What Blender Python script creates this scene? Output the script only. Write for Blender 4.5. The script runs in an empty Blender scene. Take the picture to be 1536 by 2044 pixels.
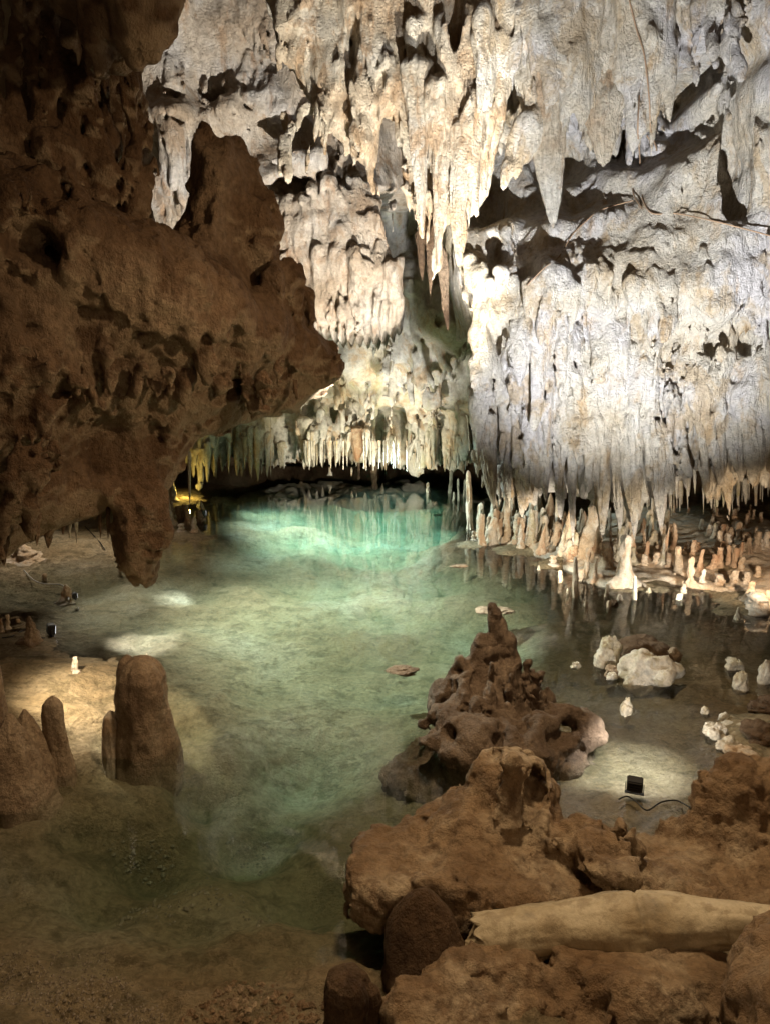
import bpy, math, random
import numpy as np
from mathutils import Vector, Euler
from mathutils.bvhtree import BVHTree

# ------------------------------------------------------------------ camera
C = bpy.context.scene.collection
SC = bpy.context.scene
TH, H, FP = math.radians(11.0), 2.2, 1450.0          # pitch down, eye height over the water, focal length in photo pixels
cam = bpy.data.cameras.new('camera')
cam.sensor_fit = 'HORIZONTAL'
cam.sensor_width = 36.0
cam.lens = 36.0 * FP / 1536.0
cam.clip_start, cam.clip_end = 0.05, 200
camo = bpy.data.objects.new('camera', cam)
C.objects.link(camo)
camo.location = (0, 0, H)
camo.rotation_euler = (math.pi / 2 - TH, 0, 0)
SC.camera = camo
CT, ST = math.cos(TH), math.sin(TH)


def ray(px, py):
    u, v = (px - 768.0) / FP, (1022.0 - py) / FP
    return u, CT + v * ST, -ST + v * CT


def P(px, py, Y):
    """world point seen at photo pixel (px, py) at distance Y in front of the camera"""
    a, b, c = ray(px, py)
    return np.array((a * Y / b, Y, H + c * Y / b))


def G(px, py, z=0.0):
    """world point seen at photo pixel (px, py) at height z"""
    a, b, c = ray(px, py)
    t = (z - H) / c
    return np.array((a * t, b * t, z))


# ------------------------------------------------------------------ world and exposure
SC.view_settings.view_transform = 'Standard'
SC.view_settings.look = 'None'
SC.view_settings.gamma = 1.0
SC.view_settings.exposure = 0.5
W = bpy.data.worlds.new('World')
SC.world = W
W.use_nodes = True
bg = W.node_tree.nodes['Background']
bg.inputs['Color'].default_value = (1.0, 0.62, 0.36, 1)
bg.inputs['Strength'].default_value = 0.035
SC.cycles.max_bounces = 7
SC.cycles.diffuse_bounces = 3
SC.cycles.glossy_bounces = 3
SC.cycles.transparent_max_bounces = 10
SC.cycles.volume_bounces = 0
SC.cycles.sample_clamp_indirect = 4.0
SC.cycles.use_denoising = True
SC.cycles.caustics_reflective = False
SC.cycles.caustics_refractive = False


# ------------------------------------------------------------------ lamps of the cave (floodlights among the rocks) and added fills
def spot(name, loc, target, power, cone, blend=0.4, col=(1, 0.95, 0.88), radius=0.04):
    l = bpy.data.lights.new(name, 'SPOT')
    l.energy, l.spot_size, l.spot_blend, l.color, l.shadow_soft_size = power, math.radians(cone), blend, col, radius
    o = bpy.data.objects.new(name, l)
    C.objects.link(o)
    o.location = loc
    d = Vector(target) - Vector(loc)
    o.rotation_euler = d.to_track_quat('-Z', 'Y').to_euler()
    return o


def point(name, loc, power, col=(1, 0.9, 0.75), radius=0.1):
    l = bpy.data.lights.new(name, 'POINT')
    l.energy, l.color, l.shadow_soft_size = power, col, radius
    o = bpy.data.objects.new(name, l)
    C.objects.link(o)
    o.location = loc
    return o


LAMP = G(1265, 1583, 0.0)
COOL, NEUT, WARM = (0.95, 0.97, 1.0), (1.0, 0.95, 0.86), (1.0, 0.78, 0.5)
# wall floodlight standing in the pool at the right, the one the photo shows
spot('floodlight_beam', LAMP + np.array((0.02, 0.09, 0.16)), (2.5, 8.0, 4.1), 2250, 62, 0.85, COOL)
spot('floodlight_spill', LAMP + np.array((0.02, 0.10, 0.14)), G(1330, 1350, 0.05), 40, 84, 0.8, NEUT)
spot('floodlight_glow', LAMP + np.array((0.06, 0.24, 0.36)), LAMP + np.array((0.08, 0.34, 0.0)), 26, 104, 0.9, NEUT, 0.03)
# second one behind the mound, on the middle curtain and the left back wall
spot('mound_floodlight_beam', (0.62, 5.3, 0.12), P(530, 130, 9), 3300, 57, 0.4, NEUT)
# stalagmite bank on the right
spot('bank_floodlight_beam', (1.55, 6.5, 0.14), (1.55, 9.2, 0.3), 170, 66, 0.5, (1, 0.88, 0.68), 0.05)
spot('bank_floodlight_beam', (2.75, 6.0, 0.16), (2.75, 9.2, 0.3), 130, 66, 0.5, (1, 0.9, 0.74), 0.05)
spot('field_floodlight_beam', (3.3, 5.6, 0.6), (4.3, 9.6, 0.15), 150, 60, 0.6, (1, 0.78, 0.55), 0.05)
# far pool
spot('far_floodlight_beam', (-0.5, 12.0, 0.10), (-0.1, 15.2, 1.6), 200, 108, 0.6, (1, 0.9, 0.68), 0.1)
spot('far_upper_fill', (-0.3, 10.4, 0.10), (0.25, 12.6, 1.95), 330, 44, 0.8, (1, 0.98, 0.95), 0.08)  # unseen spot added to whiten the upper far wall
spot('far_pool_fill', (0.2, 13.0, 1.0), (0.1, 13.3, -0.5), 170, 92, 0.8, (0.7, 1, 0.98), 0.06)  # unseen downlight added over the far end of the pool
spot('far_pool_fill', (-2.0, 11.9, 0.6), (-1.9, 12.0, -0.5), 70, 92, 0.8, (0.7, 1, 0.98), 0.06)  # another added downlight, unseen, for the far left water
spot('deep_pool_fill', (-1.8, 10.4, 2.4), (-0.3, 10.9, -0.4), 1700, 92, 1.0, (0.72, 1, 0.98), 0.06)  # unseen high spot added to bring out the turquoise bed
spot('mid_pool_fill', (-2.0, 8.9, 2.7), (0.3, 8.8, -0.3), 650, 90, 1.0, (0.86, 1, 0.94), 0.06)  # added unseen spot, carries the turquoise towards the viewer
# left shore floodlights raking over the bed
spot('left_far_beam', G(400, 1032) + np.array((0, 0, 0.8)), G(600, 1040, -0.1), 260, 40, 1.0, (0.9, 0.96, 1), 0.03)
spot('left_mid_beam', G(120, 1200) + np.array((0, 0, 0.95)), G(460, 1182, -0.1), 700, 40, 1.0, COOL, 0.03)
spot('left_near_beam', G(100, 1268) + np.array((0, 0, 0.85)), G(330, 1288, -0.1), 300, 38, 1.0, COOL, 0.03)
spot('pool_centre_fill', (-2.1, 7.4, 3.1), (-0.1, 6.4, -0.3), 1500, 70, 0.9, (0.95, 1, 0.86), 0.1)  # unseen high spot added behind the overhang to light the bed
spot('pool_left_fill', (-3.4, 7.4, 2.0), (-1.6, 6.6, -0.2), 260, 70, 0.9, (1, 0.95, 0.82), 0.1)  # added unseen spot behind the overhang, brightens the left bed
# behind the near left stalagmites
spot('left_bank_beam', G(120, 1500) + np.array((-0.25, 0.35, 0.75)), G(270, 1420, -0.1), 95, 112, 0.9, (1, 0.80, 0.54), 0.03)
# yellow lamp in the far left corner
point('yellow_lamp', G(372, 1000) + np.array((0, 0.05, 0.2)), 7, (1, 0.7, 0.15), 0.05)
# far left shore behind the overhang
spot('left_shore_lamp', (-3.7, 8.6, 1.8), (-3.6, 8.3, 0), 90, 110, 0.8, (1, 0.85, 0.66), 0.08)
# unseen fills for the foreground and the overhang
def area(name, loc, tgt, power, size, col):
    l = bpy.data.lights.new(name, 'AREA')
    l.energy, l.size, l.color = power, size, col
    o = bpy.data.objects.new(name, l)
    C.objects.link(o)
    o.location = loc
    o.rotation_euler = (Vector(tgt) - Vector(loc)).to_track_quat('-Z', 'Y').to_euler()


area('viewer_fill', (1.2, 0.0, 3.3), (-0.3, 3.4, 0.9), 14, 0.5, (1, 0.66, 0.36))  # warm fill added behind the viewer, no real lamp there
spot('overhead_fill', (0.5, 3.3, 4.8), (0.3, 3.0, 0.0), 400, 92, 0.8, (1, 0.72, 0.42), 0.25)  # unseen overhead spot added to brighten ledge and near pool
spot('overhang_fill', (2.4, 2.6, 3.7), (-1.1, 4.7, 2.4), 250, 60, 1.0, (1, 0.68, 0.38), 0.12)  # unseen spot added from the right to brighten the overhang

# ------------------------------------------------------------------ noise and signed-distance sculpting
_rs = np.random.RandomState(11)
NV = (_rs.rand(64, 64, 64).astype(np.float32) * 2 - 1)
f4 = np.float32


def vnoise(x, y, z):
    xi, yi, zi = np.floor(x), np.floor(y), np.floor(z)
    fx, fy, fz = x - xi, y - yi, z - zi
    fx = fx * fx * (3 - 2 * fx)
    fy = fy * fy * (3 - 2 * fy)
    fz = fz * fz * (3 - 2 * fz)
    a, b, c = xi.astype(np.int32) & 63, yi.astype(np.int32) & 63, zi.astype(np.int32) & 63
    a1, b1, c1 = (a + 1) & 63, (b + 1) & 63, (c + 1) & 63
    l = lambda p, q, t: p + (q - p) * t
    return l(l(l(NV[a, b, c], NV[a1, b, c], fx), l(NV[a, b1, c], NV[a1, b1, c], fx), fy),
             l(l(NV[a, b, c1], NV[a1, b, c1], fx), l(NV[a, b1, c1], NV[a1, b1, c1], fx), fy), fz)


def fbm(x, y, z, o=4, g=0.5):
    s, a = 0, 1.0
    for i in range(o):
        s = s + a * vnoise(x + 17.3 * i, y + 9.1 * i, z + 31.7 * i)
        x, y, z, a = x * 2.03, y * 2.03, z * 2.03, a * g
    return s


def idw(pts, x, z, p=3.0, eps=0.02):
    """smooth surface through scattered (a, b, value) points"""
    num, den = 0, 0
    for a, b, v in pts:
        w = 1.0 / ((x - a) ** 2 + (z - b) ** 2 + eps) ** (p / 2)
        num, den = num + w * v, den + w
    return num / den


def new_mesh(name, V, F, mat, smooth=True):
    me = bpy.data.meshes.new(name)
    V = np.asarray(V, dtype=np.float32)
    F = np.asarray(F, dtype=np.int32)
    n = F.shape[1]
    me.vertices.add(len(V))
    me.vertices.foreach_set('co', V.ravel())
    me.loops.add(F.size)
    me.loops.foreach_set('vertex_index', F.ravel())
    me.polygons.add(len(F))
    me.polygons.foreach_set('loop_start', np.arange(0, F.size, n, dtype=np.int32))
    me.polygons.foreach_set('use_smooth', np.full(len(F), smooth))
    me.update(calc_edges=True)
    me.validate()
    if mat:
        me.materials.append(mat)
    return me


def link(name, me, parent=None, loc=None):
    o = bpy.data.objects.new(name, me)
    C.objects.link(o)
    if parent:
        o.parent = parent
    if loc is not None:
        o.location = loc
    return o


def tag(o, label=None, cat=None, group=None, kind=None):
    if label:
        o['label'] = label
    if cat:
        o['category'] = cat
    if group:
        o['group'] = group
    if kind:
        o['kind'] = kind
    return o


class Field:
    """a block of rock carved on a voxel grid; every shape is real volume"""

    def __init__(s, lo, hi, res, warp=0.05, wf=1.3):
        s.lo, s.res = np.array(lo, float), res
        n = np.ceil((np.array(hi) - lo) / res).astype(int) + 1
        ax = [(lo[i] + res * np.arange(n[i])).astype(f4) for i in range(3)]
        s.ax, s.n = ax, n
        X, Y, Z = np.meshgrid(*ax, indexing='ij')
        if warp:
            a = vnoise(X * wf, Y * wf, Z * wf * 0.7) + 0.4 * vnoise(X * wf * 3, Y * wf * 3, Z * wf * 2)
            b = vnoise(X * wf + 40, Y * wf, Z * wf * 0.7) + 0.4 * vnoise(X * wf * 3 + 9, Y * wf * 3, Z * wf * 2)
            c = vnoise(X * wf, Y * wf + 23, Z * wf * 0.7)
            X, Y, Z = X + f4(warp) * a, Y + f4(warp) * b, Z + f4(warp) * c
        s.X, s.Y, s.Z = X.astype(f4), Y.astype(f4), Z.astype(f4)
        s.D = np.full(tuple(n), 9.0, f4)
        s.pad = 0.12 + 1.5 * warp

    def win(s, lo, hi, k):
        sl = []
        for i in range(3):
            a = int((lo[i] - s.pad - k - s.lo[i]) / s.res)
            b = int((hi[i] + s.pad + k - s.lo[i]) / s.res) + 2
            a, b = max(a, 0), min(b, s.n[i])
            if b <= a:
                return None
            sl.append(slice(a, b))
        return tuple(sl)

    def add(s, fn, lo, hi, k=0.03):
        w = s.win(lo, hi, k)
        if w is None:
            return
        d = fn(s.X[w], s.Y[w], s.Z[w])
        a = s.D[w]
        h = np.maximum(k - np.abs(a - d), 0) / k
        s.D[w] = np.minimum(a, d) - h * h * k * 0.25

    def sub(s, fn, lo, hi, k=0.03):
        w = s.win(lo, hi, k)
        if w is None:
            return
        d = -fn(s.X[w], s.Y[w], s.Z[w])
        a = s.D[w]
        h = np.maximum(k - np.abs(a - d), 0) / k
        s.D[w] = np.maximum(a, d) + h * h * k * 0.25

    def cone(s, p0, p1, r0, r1=0.006, pw=0.8, flat=1.0, ang=0.0, k=0.03, sub=False):
        """tapered drip from p0 (thick end) to p1"""
        p0, p1 = np.array(p0, float), np.array(p1, float)
        L = p1 - p0
        ll = float(L @ L)
        ca, sa = math.cos(ang), math.sin(ang)

        def fn(x, y, z):
            qx, qy, qz = x - p0[0], y - p0[1], z - p0[2]
            t = np.clip((qx * L[0] + qy * L[1] + qz * L[2]) / ll, 0, 1)
            ex, ey, ez = qx - t * L[0], qy - t * L[1], qz - t * L[2]
            if flat != 1.0:
                ex, ey = ex * ca + ey * sa, (ey * ca - ex * sa) * flat
            return (np.sqrt(ex * ex + ey * ey + ez * ez) - (r1 + (r0 - r1) * (1 - t) ** pw)) * f4(0.8)
        m = max(r0, r1)
        lo, hi = np.minimum(p0, p1) - m, np.maximum(p0, p1) + m
        (s.sub if sub else s.add)(fn, lo, hi, k)

    def ell(s, c, r, k=0.05, sub=False, rot=0.0):
        c, r = np.array(c, float), np.array(r, float)
        ca, sa = math.cos(rot), math.sin(rot)

        def fn(x, y, z):
            a, b = x - c[0], y - c[1]
            a, b = a * ca + b * sa, b * ca - a * sa
            q = np.sqrt((a / r[0]) ** 2 + (b / r[1]) ** 2 + ((z - c[2]) / r[2]) ** 2)
            return (q - 1) * f4(r.min())
        m = np.array((max(r[0], r[1]),) * 2 + (r[2],))
        (s.sub if sub else s.add)(fn, c - m, c + m, k)

    def slab(s, poly, yc, R, k=0.05, tmax=9, bias=0.0, sub=False):
        """outline (x, z) swollen to a rounded body about the surface y = yc(x, z)"""
        poly = np.array(poly, float)

        def fn(x, y, z):
            # distance to the outline on the x-z plane
            X, Z = s.ax[0][w2[0]], s.ax[2][w2[2]]
            d2 = poly_dist(poly, X[:, None], Z[None, :])
            h = np.minimum(np.sqrt(np.maximum(-d2, 0) * 2 * R), tmax)
            yy = yc(X[:, None], Z[None, :])
            h, yy, d2 = h[:, None, :], yy[:, None, :], d2[:, None, :]
            din = np.abs(y - yy) - h
            return np.where(d2 > 0, np.maximum(d2, np.abs(y - yy)), din * 0.6).astype(f4)
        lo = (poly[:, 0].min(), s.lo[1], poly[:, 1].min())
        hi = (poly[:, 0].max(), s.lo[1] + s.n[1] * s.res, poly[:, 1].max())
        w2 = s.win(lo, hi, k)
        if w2 is None:
            return
        (s.sub if sub else s.add)(fn, lo, hi, k)

    def rough(s, amps):
        """amps: (amplitude, xy frequency, z frequency, octaves)"""
        m = np.abs(s.D) < 0.16
        x, y, z = s.X[m], s.Y[m], s.Z[m]
        d = s.D[m]
        for a, fx, fz, o in amps:
            if o > 0:
                d = d + f4(a) * fbm(x * fx, y * fx, z * fz, o)
            else:       # cracks: sharp grooves along the zero lines of the noise
                g = np.abs(fbm(x * fx + 7, y * fx, z * fz, -o))
                d = d + f4(a) * np.maximum(0, 1 - g / 0.16)
        s.D[m] = d

    def mesh(s, name, mat, close=True):
        D = s.D
        if close:
            D = np.pad(D, 1, constant_values=1.0)
        lo = s.lo - (s.res if close else 0)
        n = np.array(D.shape)
        I = D < 0
        cnt = np.zeros(n - 1, np.int8)
        offs = [(i, j, k) for i in (0, 1) for j in (0, 1) for k in (0, 1)]
        for o in offs:
            cnt += I[o[0]:n[0] - 1 + o[0], o[1]:n[1] - 1 + o[1], o[2]:n[2] - 1 + o[2]]
        cells = np.argwhere((cnt > 0) & (cnt < 8))
        idx = np.full(n - 1, -1, np.int32)
        idx[tuple(cells.T)] = np.arange(len(cells))
        val = {o: D[cells[:, 0] + o[0], cells[:, 1] + o[1], cells[:, 2] + o[2]] for o in offs}
        acc = np.zeros((len(cells), 3))
        num = np.zeros(len(cells))
        for o in offs:
            for a in range(3):
                if o[a] == 0:
                    q = list(o)
                    q[a] = 1
                    va, vb = val[o], val[tuple(q)]
                    m = (va < 0) != (vb < 0)
                    t = np.where(m, va / np.where(m, va - vb, 1), 0)
                    for b in range(3):
                        acc[:, b] += np.where(m, (t if b == a else o[b]), 0)
                    num += m
        V = lo + (cells + acc / num[:, None]) * s.res
        quads = []
        for a in range(3):
            b, c = (a + 1) % 3, (a + 2) % 3
            sl0 = [slice(None)] * 3
            sl1 = [slice(None)] * 3
            sl0[a], sl1[a] = slice(0, n[a] - 1), slice(1, n[a])
            i0, i1 = I[tuple(sl0)], I[tuple(sl1)]
            e = np.argwhere(i0 != i1)
            e = e[(e[:, b] > 0) & (e[:, c] > 0) & (e[:, b] < n[b] - 1) & (e[:, c] < n[c] - 1)]
            fl = i0[tuple(e.T)]
            q = []
            for db, dc in ((-1, -1), (0, -1), (0, 0), (-1, 0)):
                f = e.copy()
                f[:, b] += db
                f[:, c] += dc
                q.append(idx[tuple(f.T)])
            q = np.stack(q, 1)
            q = np.where(fl[:, None], q, q[:, ::-1])
            quads.append(q)
        F = np.concatenate(quads)
        F = F[(F >= 0).all(1)]
        return new_mesh(name, V, F, mat)


def poly_dist(poly, x, z):
    x, z = np.broadcast_arrays(x, z)
    d = np.full(x.shape, 1e9)
    ins = np.zeros(x.shape, bool)
    n = len(poly)
    for i in range(n):
        a, b = poly[i], poly[(i + 1) % n]
        e = b - a
        wx, wz = x - a[0], z - a[1]
        t = np.clip((wx * e[0] + wz * e[1]) / max(e @ e, 1e-9), 0, 1)
        d = np.minimum(d, (wx - t * e[0]) ** 2 + (wz - t * e[1]) ** 2)
        c = (a[1] <= z) != (b[1] <= z)
        with np.errstate(divide='ignore', invalid='ignore'):
            xc = a[0] + (z - a[1]) / (e[1] if e[1] else 1e-9) * e[0]
        ins ^= c & (x < xc)
    d = np.sqrt(d)
    return np.where(ins, -d, d)


TREES = []


def solid(me):
    n = len(me.vertices)
    co = np.empty(n * 3, np.float32)
    me.vertices.foreach_get('co', co)
    f = np.empty(len(me.loops), np.int32)
    me.loops.foreach_get('vertex_index', f)
    k = len(me.loops) // len(me.polygons)
    TREES.append(BVHTree.FromPolygons(co.reshape(-1, 3).tolist(), f.reshape(-1, k).tolist()))


def hit(px, py, skip=0.0, trees=None):
    """where the sight line of a photo pixel meets the rock already built"""
    d = Vector(ray(px, py)).normalized()
    o = Vector((0, 0, H)) + d * skip
    best = None
    for t in (trees or TREES):
        r = t.ray_cast(o, d)
        if r[0] is not None and (best is None or r[3] < best[1]):
            best = (np.array(r[0]), r[3], np.array(r[1]))
    return best


def drop(x, y, z0=9.0, trees=None):
    for t in (trees or TREES):
        r = t.ray_cast(Vector((x, y, z0)), Vector((0, 0, -1)))
        if r[0] is not None:
            return r[0].z
    return 0.0


# ------------------------------------------------------------------ materials
class N:
    def __init__(s, name):
        s.m = bpy.data.materials.new(name)
        s.m.use_nodes = True
        s.t = s.m.node_tree
        s.t.nodes.clear()

    def n(s, typ, ins=None, **kw):
        x = s.t.nodes.new(typ)
        for k, v in kw.items():
            setattr(x, k, v)
        for k, v in (ins or {}).items():
            if isinstance(v, bpy.types.NodeSocket):
                s.t.links.new(v, x.inputs[k])
            else:
                x.inputs[k].default_value = v
        return x

    def noise(s, vec, scale, detail=5, rough=0.55, dist=0.0):
        return s.n('ShaderNodeTexNoise', {'Vector': vec, 'Scale': scale, 'Detail': detail, 'Roughness': rough, 'Distortion': dist}).outputs['Fac']

    def ramp(s, fac, stops, interp='LINEAR'):
        r = s.n('ShaderNodeValToRGB', {'Fac': fac})
        cr = r.color_ramp
        cr.interpolation = interp
        while len(cr.elements) < len(stops):
            cr.elements.new(0.5)
        for e, (p, c) in zip(cr.elements, stops):
            e.position = p
            e.color = tuple(c) + (1,) if not isinstance(c, (int, float)) else (c, c, c, 1)
        return r.outputs['Color']

    def mix(s, fac, a, b, mode='MIX'):
        x = s.n('ShaderNodeMix', data_type='RGBA', blend_type=mode)
        for i, v in ((0, fac), (6, a), (7, b)):
            if isinstance(v, bpy.types.NodeSocket):
                s.t.links.new(v, x.inputs[i])
            else:
                x.inputs[i].default_value = v if i == 0 else tuple(v) + (1,)
        return x.outputs[2]

    def math(s, op, a, b=0.0):
        x = s.n('ShaderNodeMath', operation=op)
        for i, v in ((0, a), (1, b)):
            if isinstance(v, bpy.types.NodeSocket):
                s.t.links.new(v, x.inputs[i])
            else:
                x.inputs[i].default_value = v
        return x.outputs[0]

    def scale(s, vec, v):
        return s.n('ShaderNodeMapping', {'Vector': vec, 'Scale': v}).outputs[0]

    def out(s, surf, vol=None):
        o = s.n('ShaderNodeOutputMaterial')
        if surf is not None:
            s.t.links.new(surf, o.inputs['Surface'])
        if vol is not None:
            s.t.links.new(vol, o.inputs['Volume'])
        return s.m


def stone(name, c1, c2, c3, stain=(0.3, 0.18, 0.08), stain_at=0.58, big=0.9, fine=14.0, bump=0.7, bdist=0.03, rough=0.8, moss=None,
          zs=0.35, spec=0.25, pits=0.0, dark=0.55, underlit=None):
    s = N(name)
    geo = s.n('ShaderNodeNewGeometry').outputs['Position']
    a = s.noise(geo, big, 6, 0.6)
    col = s.ramp(a, [(0.36, c1), (0.5, c2), (0.62, c3)])
    st = s.noise(s.scale(geo, (3.2, 3.2, 3.2 * zs)), 1.6, 6, 0.62)
    col = s.mix(s.ramp(st, [(stain_at, 0), (stain_at + 0.14, 0.85)]), col, stain)
    pa = s.noise(s.scale(geo, (1, 1, 0.7)), big * 3.1, 7, 0.68, 0.4)
    col = s.mix(s.ramp(pa, [(0.52, 0), (0.60, 0.75)]), col, tuple(0.62 * a_ + 0.38 * b_ for a_, b_ in zip(c1, stain)))
    sp = s.noise(geo, fine * 2.2, 6, 0.7)
    col = s.mix(1.0, col, s.ramp(sp, [(0.25, dark), (0.6, 1.0)]), 'MULTIPLY')
    if moss:
        mo = s.noise(s.scale(geo, (1, 1, 0.6)), 3.0, 5, 0.6)
        col = s.mix(s.ramp(mo, [(0.56, 0), (0.68, 0.3)]), col, moss)
    if underlit:           # undersides coloured paler, painting in the glow from the pool below
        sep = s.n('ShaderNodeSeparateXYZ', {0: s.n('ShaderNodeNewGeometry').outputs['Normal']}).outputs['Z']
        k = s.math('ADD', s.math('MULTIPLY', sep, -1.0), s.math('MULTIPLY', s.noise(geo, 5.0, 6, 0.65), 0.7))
        col = s.mix(s.ramp(k, [(0.45, 0), (0.9, 0.9)]), col, underlit)
    v = s.noise(s.scale(geo, (1, 1, zs)), fine, 10, 0.68)
    v2 = s.noise(geo, fine * 5, 6, 0.65)
    h = s.math('ADD', s.math('MULTIPLY', v, 1.0), s.math('MULTIPLY', v2, 0.35))
    if pits:
        vo = s.n('ShaderNodeTexVoronoi', {'Vector': geo, 'Scale': pits}).outputs['Distance']
        h = s.math('ADD', h, s.math('MULTIPLY', s.math('MINIMUM', vo, 0.35), 1.2))
    b = s.n('ShaderNodeBump', {'Height': h, 'Strength': bump, 'Distance': bdist}).outputs[0]
    p = s.n('ShaderNodeBsdfPrincipled', {'Base Color': col, 'Roughness': rough, 'Normal': b, 'Specular IOR Level': spec})
    return s.out(p.outputs[0])


M = {}
M['wall'] = stone('pale_limestone', (0.54, 0.45, 0.32), (0.64, 0.59, 0.50), (0.62, 0.59, 0.58), (0.46, 0.30, 0.14), 0.56, fine=9, bdist=0.11, bump=1.0)
M['curtain'] = stone('cream_flowstone', (0.44, 0.31, 0.19), (0.58, 0.50, 0.38), (0.62, 0.58, 0.50), (0.38, 0.22, 0.10), 0.55, fine=9, bdist=0.10, bump=1.0, zs=0.25)
M['back'] = stone('buff_limestone', (0.40, 0.31, 0.22), (0.52, 0.45, 0.37), (0.58, 0.55, 0.52), (0.36, 0.21, 0.11), 0.57, fine=8, bdist=0.11, bump=1.0)
M['far'] = stone('mossy_flowstone', (0.52, 0.44, 0.30), (0.60, 0.56, 0.48), (0.64, 0.62, 0.58), (0.5, 0.24, 0.10), 0.62, fine=7, bdist=0.05, moss=(0.34, 0.38, 0.14))
M['brown'] = stone('brown_limestone', (0.15, 0.09, 0.05), (0.22, 0.145, 0.09), (0.32, 0.235, 0.16), (0.09, 0.05, 0.028), 0.56, fine=11, bdist=0.09, bump=1.0, zs=0.6, dark=0.4, underlit=(0.42, 0.33, 0.23))
M['ledge'] = stone('ochre_limestone', (0.24, 0.15, 0.08), (0.36, 0.25, 0.15), (0.54, 0.43, 0.30), (0.15, 0.09, 0.05), 0.56, big=2.6, fine=14, bdist=0.05, bump=0.9, zs=1.0, pits=11, dark=0.5, spec=0.4, rough=0.6)
M['mite'] = stone('cream_stalagmite', (0.50, 0.38, 0.26), (0.58, 0.48, 0.37), (0.60, 0.55, 0.48), (0.45, 0.25, 0.12), 0.58, big=3, fine=24, bdist=0.03, zs=0.5)
M['rust'] = stone('rust_stalagmite', (0.40, 0.26, 0.16), (0.48, 0.35, 0.24), (0.55, 0.45, 0.34), (0.3, 0.13, 0.06), 0.56, big=3, fine=24, bdist=0.03, zs=0.5)
M['tan'] = stone('tan_stalagmite', (0.28, 0.20, 0.135), (0.36, 0.27, 0.185), (0.46, 0.36, 0.26), (0.20, 0.13, 0.085), 0.56, big=3, fine=22, bdist=0.03, bump=1.0, zs=0.7, rough=0.6, dark=0.45)
M['mound'] = stone('umber_limestone', (0.19, 0.135, 0.095), (0.25, 0.185, 0.135), (0.34, 0.26, 0.195), (0.13, 0.085, 0.06), 0.56, big=3, fine=20, bdist=0.04, bump=1.0, zs=0.8, rough=0.6, dark=0.45)
M['underlit'] = stone('pale_underlit', (0.34, 0.25, 0.16), (0.42, 0.33, 0.23), (0.48, 0.40, 0.30), (0.22, 0.14, 0.08), 0.57, big=2, fine=12, bdist=0.08, bump=1.0, zs=1.0, dark=0.5)  # pale tone made for undersides, pool glow put into the colour
M['log'] = stone('yellow_calcite', (0.36, 0.28, 0.17), (0.45, 0.38, 0.26), (0.54, 0.47, 0.34), (0.22, 0.19, 0.14), 0.51, big=4, fine=20, bdist=0.008, zs=1.0, rough=0.5, spec=0.4, dark=0.75)
M['white'] = stone('white_calcite', (0.50, 0.42, 0.30), (0.58, 0.52, 0.42), (0.64, 0.60, 0.52), (0.36, 0.30, 0.15), 0.55, big=3, fine=20, bdist=0.05, zs=0.8)


def floor_mat():
    s = N('cave_floor_stone')
    geo = s.n('ShaderNodeNewGeometry').outputs['Position']
    a = s.noise(geo, 0.9, 6, 0.6)
    col = s.ramp(a, [(0.3, (0.28, 0.20, 0.11)), (0.5, (0.40, 0.32, 0.20)), (0.7, (0.50, 0.44, 0.33))])
    st = s.noise(s.scale(geo, (1.0, 1.3, 1)), 5.5, 10, 0.74, 0.15)
    col = s.mix(s.ramp(st, [(0.49, 0), (0.60, 0.6)]), col, (0.13, 0.11, 0.06))
    sp = s.noise(geo, 30, 6, 0.7)
    col = s.mix(1.0, col, s.ramp(sp, [(0.25, 0.5), (0.6, 1.0)]), 'MULTIPLY')
    v = s.noise(geo, 9, 10, 0.7)
    b = s.n('ShaderNodeBump', {'Height': v, 'Strength': 1.0, 'Distance': 0.12}).outputs[0]
    p = s.n('ShaderNodeBsdfPrincipled', {'Base Color': col, 'Roughness': 0.75, 'Normal': b, 'Specular IOR Level': 0.2})
    return s.out(p.outputs[0])


def water_mat():
    s = N('clear_pool_water')
    geo = s.n('ShaderNodeNewGeometry').outputs['Position']
    v = s.noise(s.scale(geo, (1.0, 0.6, 1)), 4.0, 3, 0.5)
    b = s.n('ShaderNodeBump', {'Height': v, 'Strength': 0.012, 'Distance': 0.02}).outputs[0]
    fr = s.n('ShaderNodeFresnel', {'IOR': 1.33, 'Normal': b}).outputs[0]
    gl = s.n('ShaderNodeBsdfGlossy', {'Roughness': 0.004, 'Normal': b, 'Color': (1, 1, 1, 1)}).outputs[0]
    tr = s.n('ShaderNodeBsdfTransparent').outputs[0]
    mx = s.n('ShaderNodeMixShader', {0: fr})
    s.t.links.new(tr, mx.inputs[1])
    s.t.links.new(gl, mx.inputs[2])
    va = s.n('ShaderNodeVolumeAbsorption', {'Color': (0.12, 0.86, 0.70, 1), 'Density': 0.5})
    vs = s.n('ShaderNodeVolumeScatter', {'Color': (0.72, 0.86, 0.66, 1), 'Density': 0.12, 'Anisotropy': 0.3})
    ad = s.n('ShaderNodeAddShader')
    s.t.links.new(va.outputs[0], ad.inputs[0])
    s.t.links.new(vs.outputs[0], ad.inputs[1])
    return s.out(mx.outputs[0], ad.outputs[0])


def plain(name, col, rough=0.5, metal=0.0, emit=None, es=0.0, noise=60, amt=0.3):
    s = N(name)
    tc = s.n('ShaderNodeTexCoord').outputs['Object']
    v = s.noise(tc, noise, 4)
    c = s.mix(1.0, col, s.ramp(v, [(0.3, 1 - amt), (0.7, 1.0)]), 'MULTIPLY')
    d = {'Base Color': c, 'Roughness': rough, 'Metallic': metal}
    if emit:
        d['Emission Color'] = tuple(emit) + (1,)
        d['Emission Strength'] = es
    return s.out(s.n('ShaderNodeBsdfPrincipled', d).outputs[0])


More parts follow.
